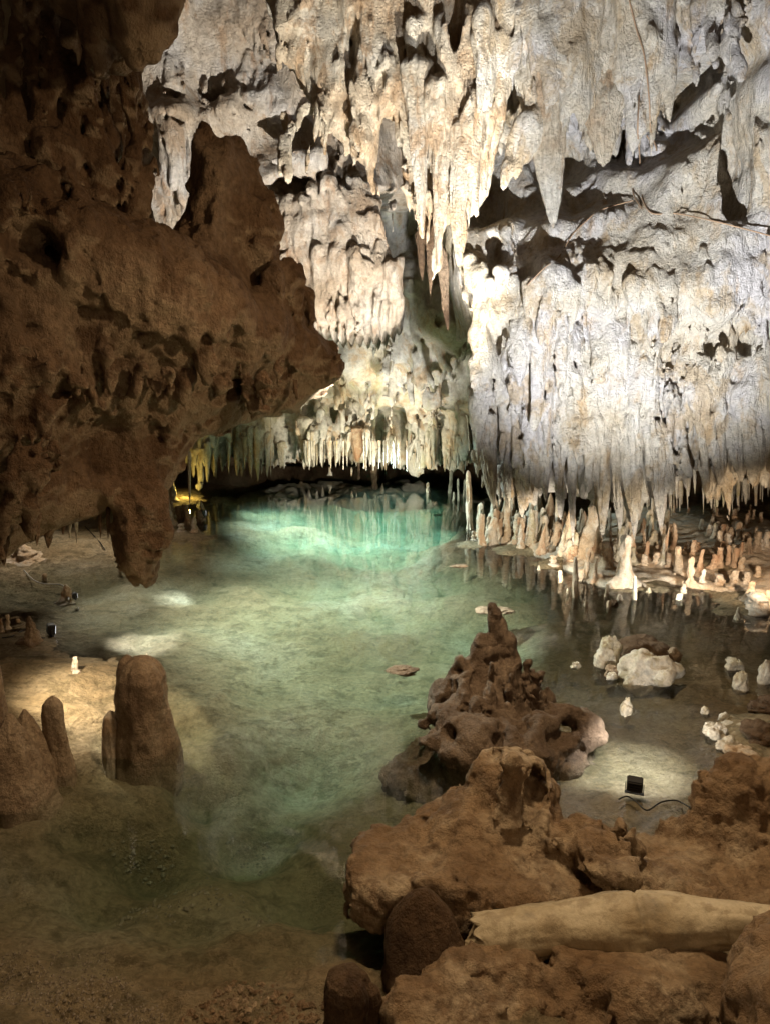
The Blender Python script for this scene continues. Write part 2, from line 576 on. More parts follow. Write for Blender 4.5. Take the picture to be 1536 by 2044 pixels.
M['floor'] = floor_mat()
M['water'] = water_mat()
M['black'] = plain('black_enamel', (0.012, 0.012, 0.013), 0.35)
M['rubber'] = plain('black_rubber', (0.015, 0.014, 0.013), 0.6)
M['lens'] = plain('lit_lens', (0.9, 0.9, 0.9), 0.3, emit=(0.95, 0.97, 1), es=1.6)
M['steel'] = plain('grey_bracket', (0.08, 0.08, 0.08), 0.4, 0.8)
M['greycord'] = plain('grey_sleeve', (0.45, 0.45, 0.44), 0.6)
M['bluelamp'] = plain('blue_grey_casing', (0.16, 0.2, 0.27), 0.5)
M['root'] = plain('dry_root_bark', (0.30, 0.20, 0.12), 0.8)
M['gravel'] = plain('grey_gravel', (0.22, 0.18, 0.13), 0.8)

# ------------------------------------------------------------------ cave floor and water
Q = 1.0     # voxel coarseness
R = random.Random(5)


def px_table(tab, Y):
    """(px, py) outline turned into x as a function of z at distance Y"""
    pts = sorted([(P(a, b, Y)[2], P(a, b, Y)[0]) for a, b in tab])
    zs, xs = [p[0] for p in pts], [p[1] for p in pts]
    return lambda z: np.interp(z, zs, xs)


def bottom_table(tab):
    pts = sorted([(P(a, b, Y)[0], P(a, b, Y)[2]) for a, b, Y in tab])
    xs, zs = [p[0] for p in pts], [p[1] for p in pts]
    return lambda x: np.interp(x, xs, zs)


FL = [(0, 2044, .12), (150, 1980, .05), (350, 2030, .08), (560, 2000, .10), (650, 1950, .05), (30, 1890, .0), (-200, 1900, .1), (200, 1935, -.06),
      (450, 1925, -.05), (300, 1800, -.5), (500, 1750, -.6), (620, 1850, -.45), (400, 1650, -.5), (600, 1600, -.5), (150, 1720, -.35), (60, 1650, -.15),
      (60, 1760, -.12), (-100, 1650, .0), (20, 1560, -.04), (420, 1480, -.16), (380, 1400, -.10), (550, 1400, -.22), (700, 1350, -.25), (800, 1400, -.3),
      (500, 1280, -.18), (300, 1280, -.10), (200, 1295, -.05), (750, 1250, -.28), (650, 1180, -.26), (850, 1180, -.32), (950, 1300, -.3), (400, 1190, -.12),
      (230, 1190, -.10), (100, 1200, -.07), (0, 1235, -.01), (60, 1290, .04), (20, 1330, .16), (120, 1340, .12), (-60, 1400, .3), (60, 1420, .18), (150, 1420, .08),
      (200, 1400, .0), (150, 1500, .03), (210, 1480, -.05), (60, 1500, .08), (100, 1135, -.03), (200, 1115, .0), (150, 1090, .08), (50, 1070, .12),
      (250, 1085, .04), (350, 1075, .02), (-150, 1100, .15), (330, 1125, -.07), (380, 1065, .03), (450, 1062, -.05), (600, 1052, -.06), (800, 1060, -.55),
      (700, 1100, -.32), (550, 1110, -.2), (900, 1080, -.45), (500, 990, -.12), (700, 970, -.7), (850, 970, -.75), (950, 1000, -.3), (600, 950, -.6),
      (850, 1020, -.7), (420, 965, -.03), (350, 985, .05), (300, 980, .1), (700, 1020, -.65), (560, 1010, -.2), (1050, 1200, -.22), (1200, 1250, -.12), (1350, 1280, -.1),
      (1450, 1300, -.08), (1250, 1450, -.11), (1350, 1500, -.1), (1200, 1540, -.1), (1280, 1600, -.04), (1100, 1400, -.2), (1500, 1400, -.02),
      (1520, 1480, .04), (1600, 1450, .1), (1005, 1088, -.01), (1040, 1075, .10), (1100, 1112, .07), (1150, 1152, .0), (1130, 1100, .14), (1200, 1130, .1),
      (1080, 1130, -.06), (1110, 1155, -.06), (1250, 1168, .01), (1300, 1155, .03), (1400, 1170, .02), (1450, 1215, .01), (1500, 1190, .08), (1400, 1110, .12), (1480, 1100, .14),
      (1300, 1090, .11), (1450, 1040, .2), (1350, 1040, .14), (1536, 1050, .2), (1600, 1150, .15), (1000, 1060, .1), (960, 1085, .0), (940, 1060, -.05),
      (1500, 1250, -.03), (1380, 1225, -.06), (700, 1850, -.35), (800, 1900, -.1), (1200, 1750, 0), (1400, 1900, .1), (1200, 2000, .15), (760, 1700, -.3),
      (900, 2100, .2), (500, 2200, .2), (100, 2300, .25), (1500, 2300, .3)]
FL += [(700, 1080, -.45), (850, 1100, -.4), (600, 1090, -.3), (760, 1130, -.35), (200, 1850, -.32), (400, 1870, -.25), (550, 1900, -.1), (100, 1850, -.12), (640, 1900, -.15), (282, 1575, -.16), (222, 1565, -.12), (112, 1600, -.03), (50, 1625, -.01), (300, 1530, -.14)]
FLP = [tuple(G(*p)) for p in FL]
nr, nc = 520, 470
yy = 1.0 * (18.0 ** (np.linspace(0, 1, nr)))
uu = np.linspace(-0.9, 0.9, nc)
YY = np.repeat(yy[:, None], nc, 1)
XX = uu[None, :] * (YY + 1.2)
ZZ = idw(FLP, XX, YY, 3.2, 0.015)
k = np.clip(YY / 6, 0.5, 1.5)
ZZ += 0.022 * k * fbm(XX * 2.2, YY * 2.2, XX * 0 + 3, 5) + 0.012 * fbm(XX * 11, YY * 11, XX * 0 + 5, 4)
ZZ += 0.018 * np.clip((3.2 - YY) / 1.0, 0, 1) * (fbm(XX * 16, YY * 16, XX * 0 + 9, 4) + 1.2 * np.maximum(0, vnoise(XX * 4, YY * 4, XX * 0 + 6)) * np.maximum(0, fbm(XX * 45, YY * 45, XX * 0 + 2, 2)))
ZZ += -0.02 * np.abs(vnoise(XX * 5 + 3, YY * 9, XX * 0 + 1.5)) * k
far = np.clip((YY - 14.5) / 2, 0, 1)
ZZ = ZZ * (1 - far) - 0.6 * far
idx = np.arange(nr * nc).reshape(nr, nc)
FF = np.stack([idx[:-1, :-1].ravel(), idx[:-1, 1:].ravel(), idx[1:, 1:].ravel(), idx[1:, :-1].ravel()], 1)
me = new_mesh('cave_floor', np.stack([XX.ravel(), YY.ravel(), ZZ.ravel()], 1), FF, M['floor'])
fo = tag(link('cave_floor', me), 'uneven stony bed of the pool and its brown muddy banks', 'ground', kind='structure')
solid(me)
FLOOR = TREES[-1]

wx, wy0, wy1, wz = 9.0, 0.6, 16.9, -2.0
V = [(-wx, wy0, 0), (wx, wy0, 0), (wx, wy1, 0), (-wx, wy1, 0), (-wx, wy0, wz), (wx, wy0, wz), (wx, wy1, wz), (-wx, wy1, wz)]
me = new_mesh('pool_water', V, [(0, 1, 2, 3), (7, 6, 5, 4), (0, 4, 5, 1), (1, 5, 6, 2), (2, 6, 7, 3), (3, 7, 4, 0)], M['water'], False)
tag(link('pool_water', me), 'clear turquoise and olive cave pool', 'water', kind='structure')

# ------------------------------------------------------------------ back of the cave, far behind everything
sx = np.linspace(-9, 9, 160)
sz = np.linspace(-1.0, 9, 90)
SX, SZ = np.meshgrid(sx, sz, indexing='ij')
SY = 17.6 - 0.03 * SX ** 2 - np.clip(SX - 2.2, 0, 1.6) * 2.2 - np.clip(SZ - 3.5, 0, 9) ** 2 * 0.12
SY = SY + 0.5 * fbm(SX * 0.8, SX * 0 + 2, SZ * 0.5, 4)
idx = np.arange(160 * 90).reshape(160, 90)
FF = np.stack([idx[:-1, :-1].ravel(), idx[1:, :-1].ravel(), idx[1:, 1:].ravel(), idx[:-1, 1:].ravel()], 1)
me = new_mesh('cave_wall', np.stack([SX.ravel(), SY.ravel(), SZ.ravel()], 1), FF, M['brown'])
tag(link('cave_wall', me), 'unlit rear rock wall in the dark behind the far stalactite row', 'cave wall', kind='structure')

# ------------------------------------------------------------------ right wall
A = Field((0.35, 6.5, 0.62), (5.1, 10.2, 6.3), 0.0235 * Q, 0.055, 1.5)
WA = [(900, -40, 8.0), (1000, 0, 7.9), (1150, 0, 7.7), (1300, 0, 7.5), (1450, 0, 7.2), (1600, 0, 7.0), (1000, 150, 8.2), (1150, 150, 8.0), (1300, 150, 7.6),
      (1450, 150, 7.25), (1600, 150, 7.0), (960, 300, 9.0), (1050, 270, 8.9), (1160, 290, 9.8), (1260, 290, 9.6), (1100, 350, 9.0), (1210, 345, 9.5), (1340, 250, 7.6),
      (1380, 330, 7.5), (1340, 380, 7.55), (1500, 300, 7.2), (1600, 300, 7.0), (960, 420, 9.0), (1050, 400, 8.4), (1150, 385, 8.2), (1250, 375, 8.0), (1340, 420, 7.55), (1450, 430, 7.3),
      (950, 500, 8.1), (1030, 480, 7.9), (1120, 470, 7.75), (1220, 440, 7.7), (1340, 470, 7.4), (1480, 480, 7.2), (1600, 480, 7.05),
      (950, 560, 7.9), (1000, 570, 7.65), (1100, 560, 7.5), (1200, 540, 7.45), (1320, 550, 7.3), (1450, 550, 7.15), (1600, 550, 7.0), (1000, 620, 7.6),
      (1100, 615, 7.42), (1200, 605, 7.38), (1330, 625, 7.25), (1450, 615, 7.1), (1560, 610, 7.0), (960, 665, 7.8), (1060, 675, 7.8), (1150, 655, 7.75), (1250, 655, 7.7),
      (1350, 675, 7.6), (1450, 660, 7.5), (1550, 650, 7.4), (960, 800, 7.8), (1050, 800, 7.75), (1150, 800, 7.7), (1250, 800, 7.6), (1350, 800, 7.5),
      (1450, 800, 7.35), (1550, 800, 7.2), (1000, 950, 7.9), (1100, 950, 7.85), (1200, 950, 7.8), (1300, 950, 7.7), (1450, 920, 7.5), (1100, 1050, 8.1), (1250, 1050, 8.0)]
WAP = [(p[0], p[2], p[1]) for p in (P(*w) for w in WA)]
ga = idw(WAP, A.ax[0][:, None], A.ax[2][None, :], 3.4, 0.006)


def FA(x, z):
    return float(idw(WAP, np.array(x), np.array(z), 3.4, 0.006))


def grid_lookup(fld, g):
    def f(x, z):
        i = np.clip((x - fld.lo[0]) / fld.res, 0, fld.n[0] - 1.001)
        j = np.clip((z - fld.lo[2]) / fld.res, 0, fld.n[2] - 1.001)
        a, b = i.astype(np.int32), j.astype(np.int32)
        u, v = i - a, j - b
        return (g[a, b] * (1 - u) * (1 - v) + g[a + 1, b] * u * (1 - v) + g[a, b + 1] * (1 - u) * v + g[a + 1, b + 1] * u * v).astype(f4)
    return f


LA = px_table([(880, -60), (900, 300), (925, 450), (925, 520), (942, 600), (950, 640), (955, 800), (965, 900), (990, 1000), (1000, 1060)], 8.0)
BA = bottom_table([(930, 1010, 7.9), (1000, 1000, 7.9), (1040, 985, 7.9), (1150, 995, 7.8), (1250, 990, 7.8), (1320, 985, 7.8), (1370, 945, 7.7), (1440, 930, 7.5), (1500, 915, 7.4), (1620, 905, 7.3)])
fa = grid_lookup(A, ga)
fx, fy, fz = A.X, A.Y, A.Z
front = fa(fx, fz)
d = (front - fy) * f4(0.75)
d = np.maximum(d, (fy - front - np.where(fz > 2.6, 2.6, 0.75).astype(f4)) * f4(0.75))
d = np.maximum(d, (BA(fx) - fz).astype(f4))
lx = (LA(fz) - fx).astype(f4)
hh = np.maximum(0.12 - np.abs(d - lx), 0) / 0.12
d = np.maximum(d, lx) + hh * hh * 0.03
A.D = np.minimum(A.D, d)


def spear(f, px0, py0, px1, py1, w, Y0, Y1=None, r1=0.008, pw=0.75, flat=None, k=0.03):
    """one hanging flute given by its ends in the photo and its width there"""
    Y1 = Y0 if Y1 is None else Y1
    r = 0.5 * w * Y0 / 1450.0
    f.cone(P(px0, py0, Y0), P(px1, py1, Y1), r, r1, pw, flat or R.uniform(1, 1.8), R.uniform(-.6, .6), k)


def flutes(f, F, n, pxr, pyr, Lr, rr, Y, out=(0.02, 0.10), k=0.025, pw=(0.5, 1.0), down=0.0):
    for _ in range(n):
        px, py = R.uniform(*pxr), R.uniform(*pyr)
        p = P(px, py, Y)
        L, r = R.uniform(*Lr), R.uniform(*rr)
        x, z = p[0], p[2]
        y0, y1 = F(x, z), F(x, z - L)
        o = R.uniform(*out)
        f.cone((x, y0 + 0.02, z), (x + R.uniform(-.04, .04), min(y1, y0) - o, z - L), r, 0.004, R.uniform(*pw), R.uniform(1, 2.2), R.uniform(-.9, .9), k)


# the hanging shards of the lower wall
flutes(A, FA, 620, (945, 1600), (630, 930), (.12, .5), (.025, .075), 7.7, (0.04, 0.15), k=.010, pw=(.35, .8))
flutes(A, FA, 70, (950, 1600), (780, 960), (.3, .7), (.05, .11), 7.7, (0.06, 0.2), k=.012)
# broad ribs with clefts between them
for i in range(30):
    px, py = R.uniform(950, 1600), R.uniform(640, 850)
    p = P(px, py, 7.7)
    L, r = R.uniform(.5, 1.2), R.uniform(.09, .17)
    y0 = FA(p[0], p[2])
    A.cone((p[0], y0 + .05, p[2]), (p[0] + R.uniform(-.05, .05), y0 - R.uniform(.02, .16), max(p[2] - L, .95)), r, .01, R.uniform(.4, .7), R.uniform(1, 1.6), R.uniform(-.8, .8), .02)
for i in range(22):
    px, py = R.uniform(960, 1590), R.uniform(650, 900)
    p = P(px, py, 7.7)
    L = R.uniform(.2, .65)
    y0 = FA(p[0], p[2])
    A.cone((p[0], y0, p[2]), (p[0] + R.uniform(-.06, .06), y0, p[2] - L), R.uniform(.006, .02), R.uniform(.006, .018), .7, .2, R.uniform(-.5, .5), .012, sub=True)
# lips of the lit ledge
for px0, py0, px1, py1, w, Y in ((1085, 560, 1085, 700, 60, 7.45), (1135, 590, 1132, 688, 26, 7.3), (1000, 540, 998, 640, 46, 7.6), (1050, 560, 1046, 650, 40, 7.45), (1190, 560, 1196, 622, 60, 7.45),
                                 (1325, 570, 1326, 660, 100, 7.45), (1262, 570, 1258, 630, 60, 7.4), (1400, 570, 1400, 640, 90, 7.4), (1470, 560, 1478, 636, 90, 7.35), (1540, 560, 1540, 630, 90, 7.3),
                                 (960, 540, 966, 680, 36, 7.8), (940, 520, 948, 640, 30, 7.9), (980, 560, 985, 660, 30, 7.7), (1160, 570, 1150, 640, 40, 7.45)):
    spear(A, px0, py0, px1, py1, w, Y, k=0.06)
flutes(A, FA, 110, (940, 1560), (470, 610), (.1, .35), (.025, .07), 7.3, (0.03, 0.12), k=.012, pw=(.4, .8))
# curtains above the niche and on the upper right
flutes(A, FA, 260, (940, 1440), (-60, 200), (.2, .7), (.035, .095), 7.8, (0.05, 0.22), k=.012, pw=(.35, .8))
for px0, py0, px1, py1, w, Y in ((960, -60, 965, 215, 100, 7.7), (1010, -60, 1030, 180, 110, 7.6), (1060, -60, 1075, 210, 110, 7.6), (1165, -60, 1165, 230, 110, 7.6), (1250, -60, 1258, 300, 100, 7.6),
                                 (1300, -60, 1290, 240, 100, 7.5), (1120, 40, 1125, 300, 60, 7.6), (1215, 120, 1235, 300, 50, 7.65), (1262, 150, 1262, 350, 36, 7.7), (1290, 140, 1296, 345, 34, 7.6),
                                 (1050, 120, 1056, 260, 50, 7.75), (1180, 180, 1184, 320, 50, 7.7), (1240, 200, 1226, 316, 40, 7.7), (990, 100, 990, 300, 70, 7.8)):
    spear(A, px0, py0, px1, py1, w, Y)
for i in range(46):
    px = R.uniform(950, 1345)
    py0 = R.uniform(-60, 110)
    py1 = min(py0 + R.uniform(90, 230), 300 if px > 1150 else 250)
    spear(A, px, py0, px + R.uniform(-8, 8), py1, R.uniform(26, 62), R.uniform(7.42, 7.68), pw=R.uniform(.35, .7), k=.012, flat=R.uniform(1.2, 2.2))
# white arm beside the middle curtain
A.cone(P(1050, 262, 7.6), P(1000, 400, 7.5), .19, .05, .8, 1.5, 0, .06)
A.cone(P(1020, 330, 7.55), P(984, 412, 7.5), .10, .02, .7, 1.2, 0, .05)
# little stalagmites inside the niche
for _ in range(26):
    p = P(R.uniform(1150, 1330), R.uniform(340, 372), R.uniform(8.2, 8.9))
    A.cone(p - np.array((0, 0, .05)), p + np.array((0, 0, R.uniform(.08, .26))), R.uniform(.03, .06), .01, .8, 1, 0, .03)
# tall slot and narrow clefts
A.cone(P(1464, 170, 7.5), P(1458, 330, 7.45), .05, .13, .7, .3, 0, .02, sub=True)
A.cone(P(1458, 300, 7.45), P(1450, 425, 7.4), .12, .13, .7, .3, 0, .02, sub=True)
A.cone(P(1312, 140, 7.35), P(1298, 300, 7.4), .05, .06, .6, .25, 0, .02, sub=True)
A.cone(P(1352, 160, 7.4), P(1346, 290, 7.4), .012, .012, .6, .2, 0, .02, sub=True)
A.cone(P(1443, 60, 7.15), P(1452, 190, 7.1), .01, .03, .6, .3, 0, .02, sub=True)
# hollows in the ledge and holes in the lower wall
for px, py, Y, r in ((1310, 590, 6.9, (.09, .16, .14)), (1165, 585, 7.05, (.05, .12, .06)), (1060, 530, 7.5, (.08, .25, .12)), (1000, 500, 7.9, (.12, .3, .16)), (1080, 800, 7.7, (.05, .15, .12)),
                     (1075, 720, 7.75, (.10, .15, .08)), (1430, 690, 7.45, (.12, .2, .12)), (1500, 690, 7.35, (.12, .25, .14)), (1425, 820, 7.4, (.05, .15, .14)), (1120, 540, 7.2, (.04, .1, .08)), (1380, 500, 7.05, (.09, .07, .04))):
    A.ell(P(px, py, Y), r, .03, sub=True)
A.rough(((.045, 3.2, 1.0, 3), (.020, 9, 2.2, 3), (.008, 22, 10, 2), (.035, 2.6, .5, -2), (.016, 7, 1.6, -2)))
me = A.mesh('cave_wall', M['wall'])
tag(link('cave_wall', me), 'pale right hand rock wall with lit ledge and rows of hanging shards', 'cave wall', kind='structure')
solid(me)
WALL = TREES[-1]

# ------------------------------------------------------------------ curtain of stalactites in the middle
B = Field((-1.45, 6.9, 2.75), (1.55, 9.6, 6.35), 0.025 * Q, 0.05, 1.8)


def YB(px):
    return np.interp(px, (540, 700, 850, 1000), (8.5, 8.2, 7.75, 7.7))


out = [(500, -90), (560, 90), (600, 170), (650, 270), (700, 310), (735, 340), (770, 240), (800, 240), (835, 400), (880, 450), (930, 440), (975, 390), (1000, 250), (1020, 100), (1030, -90)]
B.slab([(P(a, b, YB(a) + .25)[0], P(a, b, YB(a) + .25)[2]) for a, b in out], lambda x, z: 8.15 - 0.22 * x + 0 * z, .12, .05, .28)
for px0, py0, px1, py1, w in ((560, -60, 572, 120, 60), (585, -60, 604, 180, 60), (610, -60, 640, 262, 60), (650, -60, 672, 250, 70), (668, 60, 692, 335, 54), (700, -50, 716, 300, 70), (722, 40, 742, 385, 48),
                              (752, -60, 765, 220, 60), (790, -50, 792, 170, 60), (770, 120, 772, 250, 30), (800, 160, 838, 470, 66), (826, 60, 836, 330, 60), (850, 150, 858, 400, 60), (872, 180, 873, 528, 56),
                              (893, 260, 890, 440, 60), (915, 220, 911, 522, 64), (900, 60, 905, 300, 90), (945, 200, 950, 420, 60), (955, 100, 960, 300, 70), (870, -40, 868, 120, 50), (930, 40, 925, 260, 60),
                              (975, 160, 972, 330, 50), (1000, 60, 1004, 250, 60), (850, 380, 852, 500, 24), (628, 120, 640, 330, 30), (760, 330, 756, 384, 16), (865, 420, 858, 580, 26), (640, 260, 650, 330, 22),
                              (822, 300, 812, 420, 20), (848, 420, 846, 486, 18), (930, 400, 934, 468, 22)):
    spear(B, px0, py0, px1, py1, w, YB(px0) + R.uniform(-.12, .08), pw=R.uniform(.5, .85))
flutes(B, lambda x, z: 7.95 - .22 * x, 220, (550, 1010), (-60, 240), (.2, .6), (.025, .07), 7.9, (0.02, 0.16), k=.012)
flutes(B, lambda x, z: 7.85 - .22 * x, 60, (800, 980), (150, 380), (.2, .5), (.03, .06), 7.8, (0.02, 0.12))
# dark recesses at the top and the deep gap between the two tiers
for px, py, r in ((775, 260, (.10, .8, .25)), (765, 340, (.13, .8, .30)), (775, 430, (.16, .8, .30)), (560, 140, (.035, .5, .3)), (605, 250, (.03, .5, .25))):
    B.ell(P(px, py, 8.0), r, .02, sub=True)
for px, py, Y, r in ((905, 10, 7.5, (.10, .5, .35)), (540, 60, 8.2, (.08, .4, .4)), (770, 300, 7.9, (.14, .6, .3)), (700, 60, 7.9, (.04, .25, .3)), (850, 90, 7.5, (.04, .2, .3)), (930, 130, 7.45, (.035, .2, .22))):
    B.ell(P(px, py, Y), r, .03, sub=True)
B.rough(((.035, 3.6, 1.0, 3), (.018, 10, 2.2, 3), (.008, 24, 10, 2), (.03, 3.5, .5, -2), (.014, 9, 1.6, -2)))
me = B.mesh('stalactite_curtain', M['curtain'])
tag(link('stalactite_curtain', me), 'cream curtain of fused stalactites hanging from the ceiling in the middle', 'stalactite curtain')
solid(me)

# ------------------------------------------------------------------ left back wall with its fluted drapery
K = Field((-3.9, 8.6, 2.3), (1.3, 11.7, 7.2), 0.027 * Q, 0.05, 1.2)
WC = [(250, -50, 9.6), (330, -50, 9.6), (450, 0, 10), (560, 0, 10), (700, 0, 10.2), (850, 0, 10.6), (330, 170, 9.8), (420, 180, 10.05), (520, 150, 10.2), (600, 190, 10.1), (750, 200, 10.6), (330, 218, 9.45),
      (450, 212, 9.7), (560, 218, 9.9), (640, 250, 10), (360, 300, 10.1), (450, 290, 10.2), (560, 262, 10.2), (640, 330, 9.9), (560, 400, 9.55), (650, 420, 9.42), (740, 450, 9.36), (620, 470, 9.4), (700, 480, 9.33),
      (580, 520, 9.5), (680, 520, 9.3), (770, 540, 9.25), (650, 600, 9.3), (760, 620, 9.25), (650, 680, 9.4), (750, 680, 9.35), (400, 500, 10), (300, 400, 10), (850, 300, 11), (850, 450, 11.2)]
WCP = [(p[0], p[2], p[1]) for p in (P(*w) for w in WC)]
gc = idw(WCP, K.ax[0][:, None], K.ax[2][None, :], 3.2, 0.01)


def FC(x, z):
    return float(idw(WCP, np.array(x), np.array(z), 3.2, 0.01))


fc = grid_lookup(K, gc)
RC = px_table([(960, -60), (940, 300), (752, 352), (752, 380), (776, 450), (796, 540), (806, 610), (800, 650), (770, 700)], 9.4)
BC = bottom_table([(300, 700, 9.5), (560, 700, 9.4), (640, 672, 9.4), (700, 680, 9.3), (760, 686, 9.3), (830, 640, 9.3)])
front = fc(K.X, K.Z)
zt, zl = P(700, 545, 9.3)[2], P(700, 640, 9.3)[2]
ramp = np.clip((zt - K.Z) / (zt - zl), 0, 1) * (K.X > P(615, 600, 9.3)[0])
ph = K.X * (2 * math.pi / .105) + 1.6 * vnoise(K.X * 5, K.X * 0 + 3, K.Z * .8)
front = front + (ramp * (.10 * np.abs(np.sin(ph * .5)) ** .7 - .10)).astype(f4)          # fluted foot of the drapery
d = (front - K.Y) * f4(0.8)
d = np.maximum(d, (K.Y - front - np.where(K.Z > 4.6, 1.6, 0.8).astype(f4)) * f4(.8))
d = np.maximum(d, (BC(K.X) + .15 * np.abs(np.sin(ph * .5)) ** 2 - .05 - K.Z).astype(f4))
d = np.maximum(d, (K.X - RC(K.Z)).astype(f4) * f4(.8))
K.D = np.minimum(K.D, d)
# teeth of the drapery
for i in range(13):
    px = 634 + i * 13.2 + R.uniform(-3, 3)
    spear(K, px, 520 + R.uniform(-20, 20), px + R.uniform(-4, 4), 690 + R.uniform(-16, 10) - 2.2 * max(0, i - 8) ** 2, R.uniform(14, 26), 9.34 + R.uniform(-.05, .05), r1=.02, pw=.5, flat=.55, k=.015)
for px in (648, 672, 690, 716, 738):
    K.cone(P(px, 585, 9.2), P(px + 3, 682, 9.2), .004, .05, .8, .3, 0, .01, sub=True)
# flutes left of it, high lace on the right
flutes(K, FC, 40, (320, 400), (230, 330), (.4, 1.0), (.04, .08), 9.8, (0.03, 0.08))
flutes(K, FC, 50, (600, 690), (170, 360), (.15, .5), (.02, .05), 9.9, (0.05, 0.2))
flutes(K, FC, 60, (430, 560), (-20, 100), (.15, .4), (.03, .05), 10, (0.02, 0.07))
flutes(K, FC, 60, (340, 620), (90, 180), (.15, .4), (.04, .09), 10, (0.02, 0.08))
flutes(K, FC, 60, (540, 790), (360, 560), (.2, .6), (.04, .10), 9.4, (0.0, 0.03), pw=(.6, 1))
# small cave with the orange floor, white shelf over it
K.ell(P(585, 366, 9.6), (.36, .5, .14), .05, sub=True, rot=-.4)
K.cone(P(530, 330, 9.5), P(625, 318, 9.5), .10, .09, .7, 1, 0, .04)
K.cone(P(545, 345, 9.5), P(622, 330, 9.5), .06, .05, .7, 1, 0, .04)
for px, py, r in ((345, 185, (.12, .25, .06)), (430, 188, (.14, .25, .07)), (500, 215, (.25, .12, .04)), (350, 230, (.25, .2, .05)), (470, 226, (.16, .14, .05))):
    K.ell(P(px, py, FC(P(px, py, 9.8)[0], P(px, py, 9.8)[2])), r, .04, sub=True)
K.rough(((.055, 2.2, 1.0, 3), (.022, 7, 2.6, 3), (.010, 18, 10, 2), (.02, 1.7, .8, -3), (.010, 5, 2, -2)))
me = K.mesh('cave_wall', M['back'])
tag(link('cave_wall', me), 'buff rear wall on the left with a toothed drapery at its foot', 'cave wall', kind='structure')
solid(me)

# ------------------------------------------------------------------ far low wall over the turquoise water
Dn = Field((-5.6, 10.6, 0.1), (2.6, 17.3, 5.0), 0.052 * Q, 0.09, 0.9)
WD = [(640, 640, 12), (750, 640, 12), (900, 640, 11.6), (840, 560, 11.8), (850, 480, 12.2), (850, 400, 12), (700, 560, 12), (600, 560, 12), (400, 600, 12), (700, 700, 12.2), (850, 700, 11.9), (650, 780, 12.6), (780, 780, 12.4), (900, 780, 12.1), (650, 830, 13), (780, 850, 12.9),
      (900, 860, 12.5), (500, 830, 12.6), (400, 850, 12.2), (300, 850, 12), (500, 880, 12.9), (650, 880, 13.3), (780, 890, 13.2), (900, 890, 12.8), (1000, 800, 12), (1000, 900, 12.6)]
WD = [(a_, b_, 11.6 + (c_ - 11.6) * 2.2) for a_, b_, c_ in WD]
WDP = [(p[0], p[2], p[1]) for p in (P(*w) for w in WD)]
gd = idw(WDP, Dn.ax[0][:, None], Dn.ax[2][None, :], 3.2, 0.02)


def FD(x, z):
    return float(idw(WDP, np.array(x), np.array(z), 3.2, 0.02))


fd = grid_lookup(Dn, gd)
BD = bottom_table([(a_, b_ + 24, c_) for a_, b_, c_ in ((250, 905, 12.9), (380, 902, 13.1), (480, 898, 14.2), (560, 895, 14.7), (640, 885, 15.1), (720, 896, 15.1), (780, 900, 15.1), (850, 902, 14.7), (900, 898, 14.2), (970, 896, 13.8), (1100, 895, 13.8))])
front = fd(Dn.X, Dn.Z)
d = (front - Dn.Y) * f4(.8)
d = np.maximum(d, (Dn.Y - front - 2.2) * f4(.8))
d = np.maximum(d, (BD(Dn.X) - Dn.Z).astype(f4))
Dn.D = np.minimum(Dn.D, d)
flutes(Dn, FD, 150, (380, 960), (740, 870), (.25, .9), (.05, .15), 14.2, (0.03, 0.25), k=.02)
flutes(Dn, FD, 40, (660, 960), (620, 760), (.3, .8), (.05, .12), 12.2, (0.0, 0.06))
Dn.ell(P(868, 634, 11.6), (.16, .3, .07), .04, sub=True)
Dn.cone(P(838, 815, 12.1), P(806, 900, 12.6), .12, .05, .7, 1, 0, .05, sub=True)
Dn.rough(((.10, 1.6, 1.0, 3), (.055, 5, 2.6, 3), (.03, 13, 9, 2), (.09, 1.6, .9, -3)))
me = Dn.mesh('cave_wall', M['far'])
tag(link('cave_wall', me), 'low sloping far wall above the turquoise water', 'cave wall', kind='structure')
solid(me)
FARW = TREES[-1]

# ------------------------------------------------------------------ low ceiling behind the right wall, over the stalagmite field
L = Field((2.3, 8.3, 0.75), (6.4, 12.6, 2.6), 0.045 * Q, 0.06, 1.4)
L.D = np.minimum(L.D, np.maximum(np.maximum((f4(0.98) + 0.10 * (L.Y - 9) * 0 - L.Z), (9.0 - 0.12 * (L.X - 3) - L.Y) * .8), -9))
for _ in range(130):
    x, y = R.uniform(2.5, 6.2), R.uniform(8.7, 10.4)
    L.cone((x, y, 1.25), (x + R.uniform(-.05, .05), y, R.uniform(.78, .98)), R.uniform(.06, .15), .01, .7, R.uniform(1, 2), R.uniform(-1, 1), .04)
L.rough(((.06, 2.5, 1.6, 3), (.025, 9, 4, 3)))
me = L.mesh('cave_ceiling', M['far'])
tag(link('cave_ceiling', me), 'low mossy ceiling over the stalagmite field on the right', 'cave ceiling', kind='structure')
solid(me)
LOWC = TREES[-1]

# ------------------------------------------------------------------ dark overhang on the left
E = Field((-3.3, 2.9, 0.35), (-0.1, 6.6, 4.75), 0.021 * Q, 0.05, 1.6)


def ye(x):
    return 3.7 + (np.clip(x, -3.4, 0) + 2.5) / 2.1 * 2.1


def PE(px, py, off=0.0):
    Y = 4.5
    for _ in range(12):
        Y = float(ye(P(px, py, Y)[0])) + off
    return P(px, py, Y)


